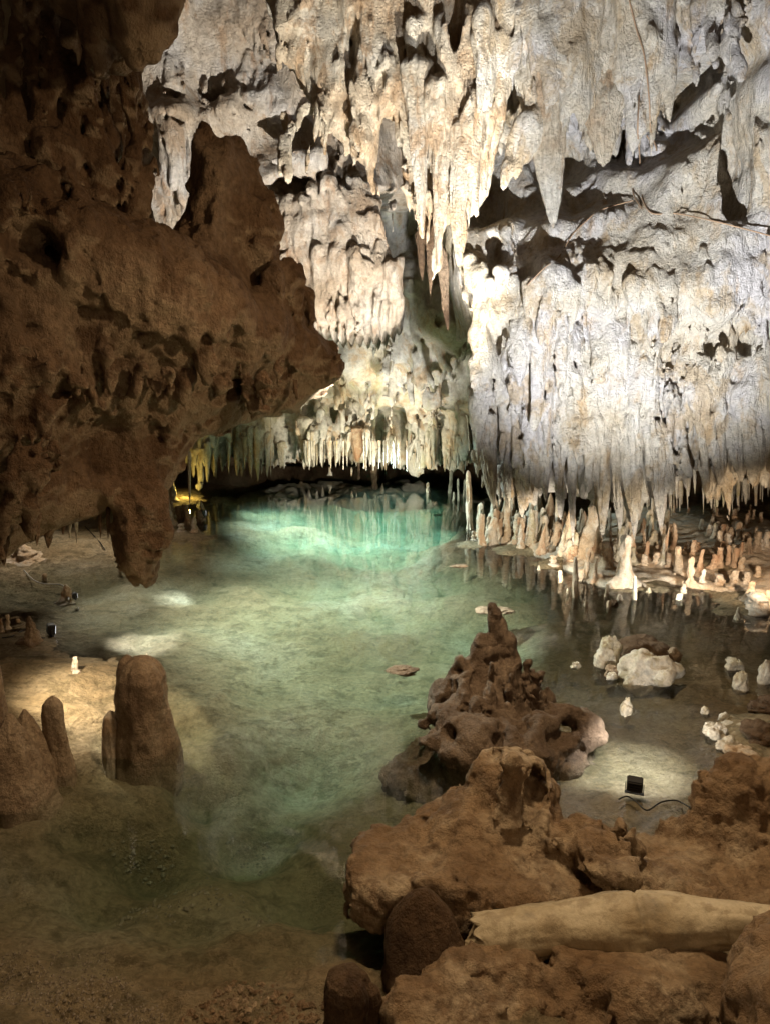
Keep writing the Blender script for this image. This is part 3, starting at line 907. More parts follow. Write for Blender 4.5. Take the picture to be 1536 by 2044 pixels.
out = [(-330, 250), (60, 330), (150, 400), (200, 440), (335, 478), (372, 420), (385, 380), (384, 300), (400, 258), (418, 290), (445, 303), (467, 282), (500, 320), (528, 375), (538, 430), (545, 540),
       (560, 590), (620, 650), (655, 682), (668, 720), (660, 765), (630, 788), (590, 822), (470, 850), (400, 875), (368, 915), (330, 990), (325, 1090), (312, 1165), (292, 1182), (272, 1140), (243, 1132),
       (236, 1040), (220, 1005), (200, 1030), (170, 1035), (110, 1060), (60, 1085), (0, 1120), (-330, 1250)]
E.slab([(PE(a, b)[0], PE(a, b)[2]) for a, b in out], lambda x, z: ye(x) + 0 * z, .38, .06, .85)
E.cone(PE(300, 560, -.55), PE(640, 735, -.25), .28, .14, 1, 1, 0, .2)          # diagonal shoulder
E.cone(PE(60, 480, -.5), PE(320, 600, -.5), .35, .25, 1, 1, 0, .2)
E.cone(PE(430, 480, -.1), PE(405, 262, .0), .20, .02, .8, 1.4, 0, .06)
E.cone(PE(480, 480, -.1), PE(468, 288, .0), .24, .05, .6, 1.4, 0, .06)
E.cone(PE(590, 660, 0), PE(572, 560, 0), .10, .05, .8, 1, 0, .06)
E.cone(PE(606, 660, 0), PE(604, 572, 0), .08, .03, .8, 1, 0, .06)
E.cone(PE(280, 900, -.2), PE(290, 1150, -.1), .17, .10, .7, 1.3, .3, .08)
E.cone(PE(265, 900, -.3), PE(300, 1075, -.24), .12, .03, .6, 1.3, .3, .04)
for px, py0, py1, w, o in ((30, -80, 560, 60, -.1), (75, -80, 380, 46, .0), (110, -80, 345, 50, .1), (150, 60, 440, 52, .15), (205, 150, 470, 64, .2), (270, 190, 490, 84, .3), (305, 260, 485, 44, .35), (-20, -80, 600, 70, -.2), (180, -80, 200, 60, .1), (128, 330, 470, 90, 0), (225, 60, 330, 90, .45), (215, 150, 300, 70, .3), (60, 200, 560, 90, .3), (150, -80, 200, 90, .5), (235, 40, 480, 170, .8), (120, 20, 480, 190, .8)):
    a, b = P(px, py0, 4.45 + o), P(px + 4, py1, 4.5 + o)
    r = .38 * w * 4.6 / 1450
    E.cone(a, b, r, r * .9, 1, 1.0, 0, .02)
for px, py0, py1, w in ((20, 690, 860, 60), (75, 740, 870, 50), (105, 690, 915, 40), (150, 770, 880, 60), (210, 700, 880, 50), (265, 730, 860, 40), (330, 740, 830, 60), (400, 720, 820, 40), (470, 720, 835, 30), (520, 760, 830, 36),
                        (560, 740, 815, 30), (120, 900, 1050, 50), (60, 930, 1080, 60), (180, 900, 1040, 40), (160, 930, 1045, 24), (10, 950, 1110, 50)):
    a, b = PE(px, py0, -.72), PE(px + 3, py1, -.62)
    E.cone(a, b, .5 * w * 4.2 / 1450, .012, .6, 1.5, R.uniform(-.5, .5), .05)
for _ in range(150):
    px, py = R.uniform(0, 600), R.uniform(560, 830)
    a = PE(px, py, -.70 + .0004 * px)
    E.cone(a, a + np.array((R.uniform(-.03, .03), .02, -R.uniform(.12, .35))), R.uniform(.03, .08), .008, .6, 1.6, R.uniform(-.8, .8), .015)
for px, py, r in ((258, 840, (.035, .2, .1)), (100, 850, (.04, .2, .07)), (95, 780, (.05, .2, .08)), (70, 500, (.08, .2, .06)), (150, 840, (.05, .2, .08)), (75, 905, (.06, .2, .03)), (460, 815, (.02, .2, .05)), (120, 350, (.06, .3, .12))):
    E.ell(PE(px, py, -.75), r, .04, sub=True)
E.ell(PE(430, 915, -.95), (.95, .62, .36), .08, sub=True, rot=.75)
E.rough(((.05, 3.0, 1.8, 3), (.026, 9, 5, 3), (.016, 24, 18, 2), (.025, 2.4, 1.6, -3), (.012, 7, 5, -2)))
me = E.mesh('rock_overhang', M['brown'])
tag(link('rock_overhang', me), 'huge dark brown rock overhang jutting in from the left above the pool', 'rock overhang')
solid(me)
OVER = TREES[-1]

U = Field((-2.6, 3.4, 3.0), (-0.5, 5.3, 5.0), 0.024 * Q, 0.04, 1.8)
out = [(60, -150), (372, -150), (353, 20), (343, 72), (312, 126), (250, 158), (216, 148), (196, 160), (180, 148), (184, 60), (120, 20)]
U.slab([(P(a, b, 4.3)[0], P(a, b, 4.3)[2]) for a, b in out], lambda x, z: 4.3 + 0 * x + 0 * z, .2, .06, .5)
U.cone(P(215, -100, 4.1), P(206, 150, 4.1), .17, .05, .5, 1, 0, .05)
U.cone(P(300, -100, 4.0), P(285, 120, 4.05), .22, .08, .5, 1, 0, .05)
U.cone(P(252, -60, 3.75), P(248, 110, 3.8), .03, .02, .5, .5, 0, .03, sub=True)
U.rough(((.045, 3.0, 1.8, 3), (.02, 10, 8, 3), (.008, 26, 22, 2)))
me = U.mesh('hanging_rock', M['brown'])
tag(link('hanging_rock', me), 'rounded reddish brown rock lobe hanging into the top left corner', 'hanging rock')
solid(me)

# ------------------------------------------------------------------ foreground ledge
Fg = Field((-0.45, 1.25, -0.35), (2.5, 3.95, 0.95), 0.0135 * Q, 0.03, 3.0)


def plan(pts, z):
    return np.array([G(a, b, z)[:2] for a, b in pts])


upper = plan([(692, 1705), (705, 1640), (760, 1628), (830, 1602), (915, 1560), (1000, 1590), (1110, 1625), (1160, 1650), (1240, 1634), (1330, 1630), (1400, 1590), (1700, 1540), (1900, 1760), (1536, 1800), (1280, 1760),
              (1080, 1795), (1000, 1815), (930, 1795), (860, 1775), (760, 1785), (700, 1765)], .24)
lower = plan([(735, 2300), (760, 2010), (850, 1965), (945, 1905), (1060, 1905), (1250, 1890), (1500, 1900), (1700, 1850), (2300, 1850), (2300, 3000), (500, 3000)], .16)
X, Y, Z = Fg.X, Fg.Y, Fg.Z
x2, y2 = Fg.ax[0][:, None], Fg.ax[1][None, :]
for poly, h0, k0, zb in ((upper, .225, .09, -.02), (lower, .16, .12, -.6)):
    d2 = poly_dist(poly, x2, y2).astype(f4)
    hgt = (h0 + .05 * fbm(x2 * 2.2 + 5, y2 * 2.2, 0 * x2 + 1, 4) + .03 * np.clip(-d2 / .5, 0, 1)).astype(f4)
    if h0 > .2:
        hgt += (.03 * np.exp(-(((x2 - .5) / .3) ** 2 + ((y2 - 2.95) / .22) ** 2))).astype(f4)
        hgt += (.04 * np.exp(-(((x2 - 1.6) / .4) ** 2 + ((y2 - 3.1) / .3) ** 2))).astype(f4)
    a, b = d2[:, :, None] + 0 * Z, Z - hgt[:, :, None]
    hh = np.maximum(k0 - np.abs(a - b), 0) / k0
    d = np.maximum(a, b) + hh * hh * k0 * .25
    if zb > -.3:
        d = np.maximum(d, (zb + np.clip(.25 + d2, 0, 1)[:, :, None] * .25 - Z))
    Fg.D = np.minimum(Fg.D, d)
# eroded boulder with two openings
Fg.ell(P(1020, 1580, 3.02), (.205, .22, .235), .06)
Fg.ell(P(930, 1625, 2.9), (.11, .12, .06), .08)
Fg.ell(P(1070, 1584, 2.84), (.075, .26, .105), .010, sub=True)
Fg.ell(P(978, 1532, 2.88), (.082, .24, .062), .010, sub=True)
Fg.cone(P(1006, 1640, 2.76), P(1020, 1530, 2.80), .06, .032, 1, 1, 0, .04)
Fg.ell(P(1022, 1524, 2.80), (.036, .036, .026), .02)
# hollow and ring crater
for px, py, z, r, dp in ((1118, 1672, .28, .085, .07), (1212, 1713, .30, .10, .05)):
    p = G(px, py, z)
    Fg.ell(p, (r * 1.35, r * 1.25, .07), .05)
    Fg.ell(p + np.array((0, 0, .055)), (r, r * .95, dp), .015, sub=True)
for px, py, h in ((1190, 1674, .05), (1268, 1700, .08), (1235, 1668, .03), (1150, 1660, .05), (1085, 1655, .04)):
    p = G(px, py, .25)
    Fg.cone(p, p + np.array((0, 0, h + .03)), .04, .008, .8, 1, 0, .03)
# right knob and its flank
for px, py, px1, py1, Y, r, r1 in ((1450, 1700, 1466, 1545, 2.95, .19, .085), (1540, 1700, 1570, 1570, 2.95, .24, .16), (1400, 1690, 1418, 1590, 2.9, .12, .06), (1490, 1640, 1500, 1560, 2.95, .12, .07)):
    Fg.cone(P(px, py, Y), P(px1, py1, Y), r, r1, .8, 1, 0, .06)
Fg.ell(P(1388, 1652, 2.72), (.06, .12, .05), .02, sub=True)
Fg.ell(P(1620, 2010, 1.62), (.22, .28, .20), .08)
for px, py, z, r in ((1010, 1945, .17, .10), (1180, 1930, .17, .09), (1360, 1925, .18, .12), (900, 2010, .15, .09), (1280, 1990, .2, .12)):
    Fg.ell(G(px, py, z), (r * 1.5, r, r * .5), .08)
Fg.rough(((.022, 5, 5, 3), (.011, 16, 16, 3), (.007, 40, 40, 2), (.014, 4, 6, -3), (.007, 13, 16, -2)))
me = Fg.mesh('rock_ledge', M['ledge'])
tag(link('rock_ledge', me), 'brown rock ledge in the foreground with an eroded two holed hump and ring crater', 'rock ledge')
solid(me)

# ------------------------------------------------------------------ mound with its spire
Gm = Field((-0.05, 3.2, -0.35), (1.45, 5.3, 0.95), 0.0145 * Q, 0.035, 3.2)
cx, cy = P(985, 1330, 4.35)[0], 4.35
Gm.cone((cx + .02, cy - .25, -.15), (cx, cy, .28), .34, .14, 1.0, 1, 0, .05)
Gm.ell((cx, cy - .25, -.26), (.66, .5, .24), .1)
Gm.ell((cx - .26, cy - .38, -.04), (.20, .18, .12), .1)
Gm.ell((cx + .20, cy - .42, -.04), (.23, .20, .12), .1)
Gm.ell((cx, cy - .48, .0), (.34, .16, .12), .1)
Gm.ell((cx - .05, cy, .33), (.20, .16, .07), .06)
Gm.cone((cx + .01, cy + .02, .34), P(990, 1225, 4.35), .08, .030, .6, 1, 0, .03)
Gm.cone(P(990, 1230, 4.35), P(989, 1204, 4.35), .036, .010, .5, 1, 0, .015)
Gm.cone((cx - .10, cy - .02, .32), P(955, 1266, 4.34), .085, .012, .8, 1, 0, .03)
Gm.cone((cx - .05, cy - .06, .32), P(968, 1290, 4.3), .09, .03, .8, 1, 0, .03)
Gm.cone((cx + .09, cy, .30), P(1012, 1275, 4.35), .08, .035, .8, 1, 0, .03)
Gm.cone((cx - .19, cy - .02, .28), P(909, 1310, 4.3), .05, .012, .8, 1, 0, .03)
Gm.ell((cx, cy - .08, .44), (.10, .05, .03), .02, sub=True)
for _ in range(64):
    a = R.uniform(math.pi * .92, math.pi * 2.08)
    rr = R.uniform(.14, .40)
    x, y = cx + rr * math.cos(a), cy - .05 + rr * .8 * math.sin(a)
    z = .37 - (rr - .14) * .95
    Gm.cone((x, y, z - .10), (x + R.uniform(-.012, .012), y - .005, z + R.uniform(.02, .11)), R.uniform(.026, .046), R.uniform(.008, .022), .7, 1, 0, .014)
for _ in range(40):
    a = R.uniform(math.pi, math.pi * 2)
    rr = R.uniform(.35, .6)
    x, y, z = cx + rr * math.cos(a), cy - .2 + rr * .8 * math.sin(a), .30 - (rr - .25) * .72
    Gm.ell((x, y, z - .02), (R.uniform(.03, .08), R.uniform(.03, .07), R.uniform(.02, .05)), .05)
Gm.cone(P(1120, 1440, 4.1), P(1156, 1442, 4.0), .035, .02, .8, 1, 0, .03)
Gm.cone(P(1110, 1480, 3.95), P(1154, 1494, 3.8), .05, .02, .8, 1, 0, .04)
Gm.rough(((.028, 5, 5, 3), (.013, 15, 12, 3), (.006, 38, 30, 2), (.010, 5, 5, -3), (.006, 14, 14, -2)))
me = Gm.mesh('rock_mound', M['mound'])
tag(link('rock_mound', me), 'brown island mound crowned by a thin dark spire and knobby stumps', 'rock mound')
solid(me)


# ------------------------------------------------------------------ drips, fingers, boulders
def rot_mesh(name, prof, segs, seed, mat, amp=.10, fr=3.0, fz=2.0, flute=0.0, nf=7, flat=1.0, bend=0.0, cap=True):
    """turned body of unit height along prof [(height, radius)], roughened, bent and fluted"""
    rs = np.random.RandomState(seed)
    ph = rs.rand(4) * 6.28
    off = rs.rand(3) * 50
    V, F = [], []
    n = len(prof)
    a = np.linspace(0, 2 * math.pi, segs, endpoint=False)
    for h, r in prof:
        ca, sa = np.cos(a), np.sin(a)
        nz = fbm(ca * fr * .5 + off[0], sa * fr * .5 + off[1], np.full(segs, h * fz * 3 + off[2]), 4)
        rad = r * (1 + amp * nz + flute * np.sin(a * nf + ph[0] + 2 * math.sin(h * 3 + ph[1])))
        wx = bend * r * 0 + bend * (math.sin(h * 4 + ph[2]) - math.sin(ph[2])) * .12
        wy = bend * (math.sin(h * 3 + ph[3]) - math.sin(ph[3])) * .12
        V.append(np.stack([rad * ca + wx, rad * sa * flat + wy, np.full(segs, h) + amp * .12 * r * nz], 1))
    V = np.concatenate(V)
    i = np.arange(segs)
    j = (i + 1) % segs
    for q in range(n - 1):
        F.append(np.stack([q * segs + i, q * segs + j, (q + 1) * segs + j, (q + 1) * segs + i], 1))
    return new_mesh(name, V, np.concatenate(F), mat)


def finger_prof(kind, n=26):
    pr = []
    for i in range(n + 1):
        t = i / n
        h = -.14 + 1.14 * t
        u = max(h, 0)
        if kind == 'finger':
            r = 1.0 - .30 * u
            top = .12
        elif kind == 'cone':
            r = 1.05 * (1 - u) ** .8 + .08
            top = .05
        elif kind == 'flare':
            r = .45 + .75 * (1 - u) ** 3
            top = .08
        elif kind == 'knob':
            r = .75 + .22 * math.cos(u * 15) * (1 - .4 * u) + .15 * (1 - u)
            top = .14
        elif kind == 'dome':
            r = 1.0 - .10 * u ** 2
            top = .30
        else:
            r = .9 - .15 * u
            top = .06
        r *= 1 + .40 * max(0, 1 - u / .16) ** 2
        r *= 1 + .05 * math.sin(u * 31 + len(kind)) * (1 - u)
        if u > 1 - top:
            s = (u - (1 - top)) / top
            r *= math.sqrt(max(1 - s * s, 0)) * .98 + .02
        pr.append((h, max(r, .004)))
    pr.append((1.0005, .0005))
    return pr


PROTO = {}
for kind in ('finger', 'cone', 'flare', 'knob', 'dome', 'stub'):
    for v in range(4):
        for m in ('mite', 'rust', 'tan', 'white'):
            PROTO[kind, v, m] = rot_mesh('stalagmite_' + kind, finger_prof(kind, 34), 26, 100 + v * 7 + len(kind), M[m], .34, 3.0, 1.6, bend=1.4)


def stalagmite(px, py, pyt, w, kind='finger', mat='mite', label=None, group=None, z=None, tree=None, v=None):
    """stalagmite whose foot and top stand at (px, py) and (px, pyt)"""
    p = None
    h = hit(px, py, 0, [FLOOR, BANKT])
    p = h[0] if h is not None else G(px, py)
    if p[2] < 0:
        p = G(px, py, 0.0)
    _, b, c = ray(px, pyt)
    ht = max(H + c * p[1] / b - p[2], .02)
    r = .5 * w * p[1] / (CT + ST * (1022 - py) / FP) / FP
    o = bpy.data.objects.new('stalagmite', PROTO[kind, R.randrange(4) if v is None else v, mat])
    C.objects.link(o)
    zf = min(drop(p[0], p[1], 2, [FLOOR]), 0)
    o.location = (p[0], p[1] + r * .6, p[2] if p[2] > 0.01 else max(zf, -.12))
    dz = p[2] - o.location.z
    o.scale = (r, r, ht + dz)
    o.rotation_euler = (R.uniform(-.07, .07), R.uniform(-.07, .07), R.uniform(0, 6.28))
    tag(o, label, 'stalagmite', group)
    return o


bx, by = np.meshgrid(np.linspace(0.9, 5.2, 260), np.linspace(6.4, 11.0, 260), indexing='ij')
bz = idw(FLP, bx, by, 3.2, 0.015)
bz = bz + .02 + .05 * np.maximum(0, fbm(bx * 1.7, by * 1.7, bx * 0 + 8, 4)) + .014 * fbm(bx * 9, by * 9, bx * 0 + 2, 4)
edge = poly_dist(np.array([G(*q)[:2] for q in ((945, 1084), (990, 1088), (1040, 1102), (1090, 1128), (1140, 1152), (1190, 1172), (1260, 1180), (1330, 1170), (1420, 1185), (1600, 1220), (1900, 1150), (1500, 1000), (1000, 1040))]), bx, by)
bz = bz - np.clip(edge + .12 + .05 * fbm(bx * 4, by * 4, bx * 0, 3), 0, 1) * 1.0
idx = np.arange(260 * 260).reshape(260, 260)
FF = np.stack([idx[:-1, :-1].ravel(), idx[1:, :-1].ravel(), idx[1:, 1:].ravel(), idx[:-1, 1:].ravel()], 1)
keep = (bz.ravel()[FF].max(1) > -.12)
me = new_mesh('flowstone_bank', np.stack([bx.ravel(), by.ravel(), bz.ravel()], 1), FF[keep], M['mite'])
tag(link('flowstone_bank', me), 'pale yellow flowstone bank under the right wall carrying the stalagmites', 'bank', kind='structure')
solid(me)
BANKT = TREES[-1]

GB = 'stalagmites along the right bank'
BANK = [
    (937, 1057, 940, 13, 'finger', 'mite', 'tallest slender column at the left tip of the bank, nearly touching the wall'),
    (953, 1059, 1005, 8, 'finger', 'mite', 'thin post just right of the tall slender column'),
    (944, 1078, 1060, 9, 'knob', 'mite', 'short knob at the left tip of the bank'),
    (961, 1089, 1024, 14, 'finger', 'mite', 'narrow blunt post standing in the water at the bank tip'),
    (971, 1078, 1030, 10, 'finger', 'mite', 'pale post behind the bank tip'),
    (983, 1088, 1034, 20, 'finger', 'mite', 'thick blunt post with a notched top at the water edge'),
    (985, 1055, 985, 24, 'cone', 'white', 'white pointed spike at the left end of the bank'),
    (998, 1078, 1034, 12, 'finger', 'rust', 'tan finger beside the thick notched post'),
    (1001, 1050, 990, 14, 'cone', 'white', 'small white spike behind the tan finger'),
    (1010, 1080, 1000, 15, 'finger', 'mite', 'tall smooth finger rising from the yellow slope'),
    (1024, 1060, 984, 15, 'cone', 'rust', 'rusty thin spike in the spiky row under the dark shards'),
    (1035, 1066, 1024, 22, 'cone', 'mite', 'broad cream cone in the spiky row'),
    (1046, 1068, 1028, 10, 'finger', 'mite', 'short smooth finger right of the broad cream cone'),
    (1059, 1070, 1005, 13, 'finger', 'rust', 'orange capped finger over the yellow slope'),
    (1069, 1062, 966, 40, 'cone', 'white', 'wide white cone with a rusty pointed tip'),
    (1095, 1062, 984, 22, 'cone', 'rust', 'rusty cone right of the wide white cone'),
    (1100, 1050, 1010, 12, 'cone', 'rust', 'small rusty spike leaning on the rusty cone'),
    (1114, 1095, 988, 20, 'flare', 'mite', 'tall flared stalagmite with a narrow orange neck'),
    (1092, 1090, 1070, 8, 'stub', 'mite', 'pale nub on the yellow slope'),
    (1132, 1102, 998, 26, 'cone', 'mite', 'peach cone with a thin bent tip'),
    (1105, 1128, 1108, 16, 'knob', 'mite', 'rounded lump where the yellow slope meets the water'),
    (1172, 1110, 1000, 46, 'dome', 'mite', None),
    (1160, 1085, 1020, 22, 'cone', 'rust', 'rusty side spike left of the broad mottled stalagmite'),
    (1169, 1160, 1093, 11, 'knob', 'mite', 'knobby post of stacked beads at the water edge'),
    (1185, 1162, 1110, 15, 'flare', 'mite', 'flared post right of the beaded post'),
    (1158, 1160, 1136, 9, 'knob', 'mite', 'small dumpy knob left of the beaded post'),
    (1149, 1194, 1112, 12, 'finger', 'mite', 'leaning slender post standing out in the water'),
    (1119, 1163, 1139, 10, 'finger', 'mite', 'short round post standing in the shallows'),
    (1073, 1138, 1128, 10, 'cone', 'white', 'tiny white cone breaking the water surface'),
    (1200, 1120, 1050, 26, 'cone', 'rust', 'brown ragged cone under the longest dark shards'),
    (1212, 1132, 1082, 22, 'dome', 'mite', 'pale swollen dome behind the shoreline posts'),
    (1232, 1122, 1050, 22, 'finger', 'white', 'bright white pillar under a dark hanging shard'),
    (1250, 1172, 1068, 44, 'flare', 'mite', 'big white stalagmite with a wide flared foot'),
    (1208, 1193, 1167, 8, 'finger', 'mite', 'small leaning post in the water before the big white stalagmite'),
    (1216, 1168, 1160, 10, 'dome', 'mite', 'round pebble-like stub at the foot of the big white stalagmite'),
    (1238, 1198, 1186, 10, 'dome', 'mite', 'round dome poking from the water between two posts'),
    (1267, 1198, 1149, 9, 'finger', 'white', 'slim straight white post in the water right of the big white stalagmite'),
    (1294, 1183, 1173, 11, 'cone', 'white', 'small white cone on a low rock at the waterline'),
    (1287, 1127, 1106, 12, 'dome', 'mite', 'squat capsule on the brown slope'),
    (1289, 1112, 1080, 10, 'finger', 'rust', 'brown finger rising behind the squat capsule'),
    (1309, 1124, 1102, 14, 'dome', 'mite', 'pale domed stub in the middle of the brown slope'),
    (1302, 1105, 1058, 28, 'cone', 'white', 'pale wide cone under the dark hanging tip'),
    (1326, 1110, 1066, 15, 'stub', 'white', 'greenish white stump right of the pale wide cone'),
    (1345, 1098, 1044, 11, 'finger', 'rust', 'slim pinkish post in front of the dark hollow'),
    (1334, 1130, 1104, 13, 'finger', 'rust', 'pink blunt post on the brown slope edge'),
    (1354, 1148, 1091, 18, 'finger', 'mite', 'thick pale finger tall on the brown slope'),
    (1379, 1166, 1112, 14, 'knob', 'mite', 'pale bent finger standing by the water'),
    (1398, 1142, 1096, 15, 'flare', 'rust', 'shaded brown post behind the pale bent finger'),
    (1402, 1162, 1136, 10, 'finger', 'mite', 'small straight post right of the pale bent finger'),
    (1423, 1134, 1106, 14, 'finger', 'rust', 'dim brown post at the edge of the dark hollow'),
    (1438, 1132, 1094, 13, 'stub', 'rust', 'yellowish flat topped post in the front row of the field'),
    (1436, 1098, 1059, 12, 'finger', 'mite', 'pale leaning finger in the dark field'),
    (1454, 1126, 1089, 11, 'finger', 'rust', 'slim rusty post second in the front row of the field'),
    (1465, 1132, 1094, 13, 'stub', 'rust', 'rusty flat topped post third in the front row of the field'),
    (1476, 1118, 1082, 9, 'finger', 'rust', 'thin orange post fourth in the front row of the field'),
    (1480, 1138, 1112, 13, 'finger', 'mite', 'grey blunt post right of the front row'),
    (1425, 1076, 1044, 10, 'finger', 'white', 'whitish post deep in the dark field'),
    (1364, 1184, 1164, 11, 'dome', 'mite', 'domed stub at the water edge of the brown slope'),
    (1355, 1198, 1185, 12, 'dome', 'white', 'white dome on a flat foot in the water'),
    (1399, 1056, 1036, 9, 'finger', 'white', 'small grey post before the far darkness'),
    (1475, 1238, 1214, 14, 'cone', 'white', 'white pointed rock standing in the water at the far right'),
    (1489, 1165, 1143, 14, 'finger', 'mite', 'leaning pale finger on the layered bank'),
    (1500, 1200, 1162, 26, 'flare', 'mite', 'wide flared stump on the layered bank'),
    (1515, 1150, 1130, 12, 'finger', 'mite', 'pale forked stub on the layered bank'),
    (1468, 1170, 1140, 26, 'flare', 'mite', 'broad low stump at the left of the layered bank'),
    (1440, 1168, 1148, 20, 'stub', 'mite', 'flat stump at the near edge of the layered bank'),
    (1519, 1226, 1186, 40, 'dome', 'mite', 'big smooth pale lump at the right frame edge by the water'),
    (1534, 1215, 1180, 16, 'finger', 'mite', 'pale finger rising beside the big smooth lump'),
    (1170, 1211, 1200, 8, 'dome', 'mite', 'tiny dome in the water below the shore posts'),
    (1214, 1212, 1199, 10, 'dome', 'mite', 'small dome in the water beside a dark pebble'),
    (1131, 1187, 1175, 7, 'finger', 'white', 'tiny white finger left of the leaning slender post'),
    (1162, 1186, 1176, 7, 'dome', 'tan', 'tiny dark stub right of the leaning slender post'),
]
for px, py, pt, w, kind, mt, lab in BANK:
    if lab is None:
        lab, kind = 'broad mottled stalagmite with a dark banded crown, widest on the bank', 'finger'
        o = stalagmite(px, py, 1010, w + 8, 'flare', 'mite', lab, GB)
        continue
    if 'stalagmite' not in lab:
        lab += ' (stalagmite)' if False else ''
    stalagmite(px, py, pt, w, kind, mt, lab, GB)
# crowded field in the dark on the right
rr = random.Random(9)
n = 0
while n < 88:
    px, py = rr.uniform(1330, 1640), rr.uniform(1022, 1112)
    if px < 1420 and rr.random() < .55 or (1345 < px < 1415 and 1030 < py < 1100):
        continue
    sc = (py - 960) / 110
    stalagmite(px, py, py - rr.uniform(14, 34) * sc, rr.uniform(8, 13) * sc, rr.choice(('finger', 'stub', 'finger', 'knob')), rr.choice(('rust', 'rust', 'mite', 'tan')),
               'one of many blunt brown posts crowding the dark field under the low mossy ceiling', 'stalagmites crowding the dark field')
    n += 1
for i in range(14):
    px, py = rr.uniform(1010, 1330), rr.uniform(1040, 1072)
    stalagmite(px, py, py - rr.uniform(20, 60), rr.uniform(8, 16), rr.choice(('cone', 'finger')), rr.choice(('rust', 'mite')),
               'rusty spike or post in the back row behind the right bank', 'stalagmites in the back row of the right bank')
for i in range(62):
    px, py = rr.uniform(1000, 1345), rr.uniform(1064, 1130)
    if py > 1070 + (px - 1000) * .22:
        continue
    stalagmite(px, py, py - rr.uniform(20, 74), rr.uniform(8, 18), rr.choice(('cone', 'finger', 'flare', 'knob')), rr.choice(('mite', 'mite', 'rust', 'white')),
               'pale post or cone crowding the slope of the right bank', 'stalagmites crowding the slope of the right bank')
for i in range(42):
    px = rr.uniform(955, 1150)
    py = 1082 + max(0, px - 990) * .26 + rr.uniform(-30, 0)
    stalagmite(px, py, py - rr.uniform(22, 70), rr.uniform(8, 17), rr.choice(('cone', 'finger', 'finger', 'knob')), rr.choice(('mite', 'mite', 'white', 'rust')),
               'pale post or cone crowding the slope of the right bank', 'stalagmites crowding the slope of the right bank')
# posts in the far pool
for px, py, pt, w, lab in ((856, 985, 963, 8, 'broken post alone in the turquoise water'), (897, 985, 938, 9, 'grey post where the turquoise water meets the right wall'), (916, 1000, 955, 6, 'thin post right of the grey post in the turquoise water'),
                           (925, 992, 957, 6, 'thin pale post near the column at the bank tip'), (903, 1000, 982, 6, 'short stub before the grey post'), (931, 996, 968, 5, 'short thin post beside the bank tip'),
                           (716, 940, 922, 7, 'far post in the shade under the orange stalactite'), (746, 944, 908, 14, 'far dark pillar right of the orange stalactite')):
    stalagmite(px, py, pt, w, 'finger', 'tan', lab, 'posts standing in the far pool', v=1)

# left shore
GL = 'stalagmites on the far left islet'
for px, py, pt, w, kind, m, lab in ((332, 1050, 972, 26, 'flare', 'mite', 'pale flared stalagmite half hidden by the hanging nose'), (340, 1035, 998, 14, 'finger', 'tan', 'brown shaded post on the islet'),
                                    (356, 1036, 1010, 14, 'stub', 'tan', 'dark square topped stump on the islet'), (363, 1036, 1006, 7, 'finger', 'tan', 'thin dark post between stumps on the islet'),
                                    (374, 1040, 1008, 14, 'stub', 'tan', 'second dark stump on the islet'), (375, 1048, 1020, 20, 'cone', 'mite', 'pinkish cone in the middle of the islet'),
                                    (389, 1062, 1030, 14, 'cone', 'mite', 'small pink cone at the front of the islet'), (405, 1036, 998, 12, 'cone', 'tan', 'pointed cone above the black box'),
                                    (398, 1040, 1020, 18, 'dome', 'tan', 'rounded brown stump beside the black box'), (360, 1062, 1046, 14, 'knob', 'mite', 'pinkish knob at the islet foot'),
                                    (339, 1083, 1073, 5, 'finger', 'white', 'tiny white post in the water before the islet'), (344, 1000, 960, 20, 'flare', 'log', 'yellow lit forked stalagmite in the far left corner')):
    if m == 'log':
        PROTO[kind, 0, 'log'] = rot_mesh('stalagmite_flare', finger_prof('flare'), 24, 77, M['log'], .3, 3.2, 1.5, bend=.6)
        stalagmite(px, py, pt, w, kind, m, lab, GL, v=0)
    else:
        stalagmite(px, py, pt, w, kind, m, lab, GL)
GS = 'small stubs in the shallows on the left'
for px, py, pt, w, kind, m, lab in ((126, 1196, 1168, 26, 'cone', 'mite', 'pale cone with a lamp cable over its top in the left shallows'), (238, 1142, 1134, 6, 'dome', 'white', 'tiny white dome left of the hanging nose'),
                                    (88, 1152, 1144, 9, 'dome', 'mite', 'tiny round stub near the far left shore'), (15, 1256, 1228, 8, 'knob', 'mite', 'thin knobbly post at the left frame edge'),
                                    (36, 1242, 1236, 8, 'dome', 'mite', 'round pebble-like stub beside the thin knobbly post'), (58, 1284, 1233, 28, 'cone', 'tan', 'grey brown cone beside the black floodlight'),
                                    (148, 1342, 1312, 14, 'finger', 'mite', 'small pink finger on the orange bank'), (298, 1340, 1306, 18, 'cone', 'mite', 'small pale tip showing behind the fat stalagmite'),
                                    (3, 1262, 1235, 8, 'finger', 'rust', 'rusty stub cut by the left frame edge'), (45, 1120, 1085, 50, 'cone', 'mite', 'broad pale cone on the far left shore')):
    stalagmite(px, py, pt, w, kind, m, lab, GS)


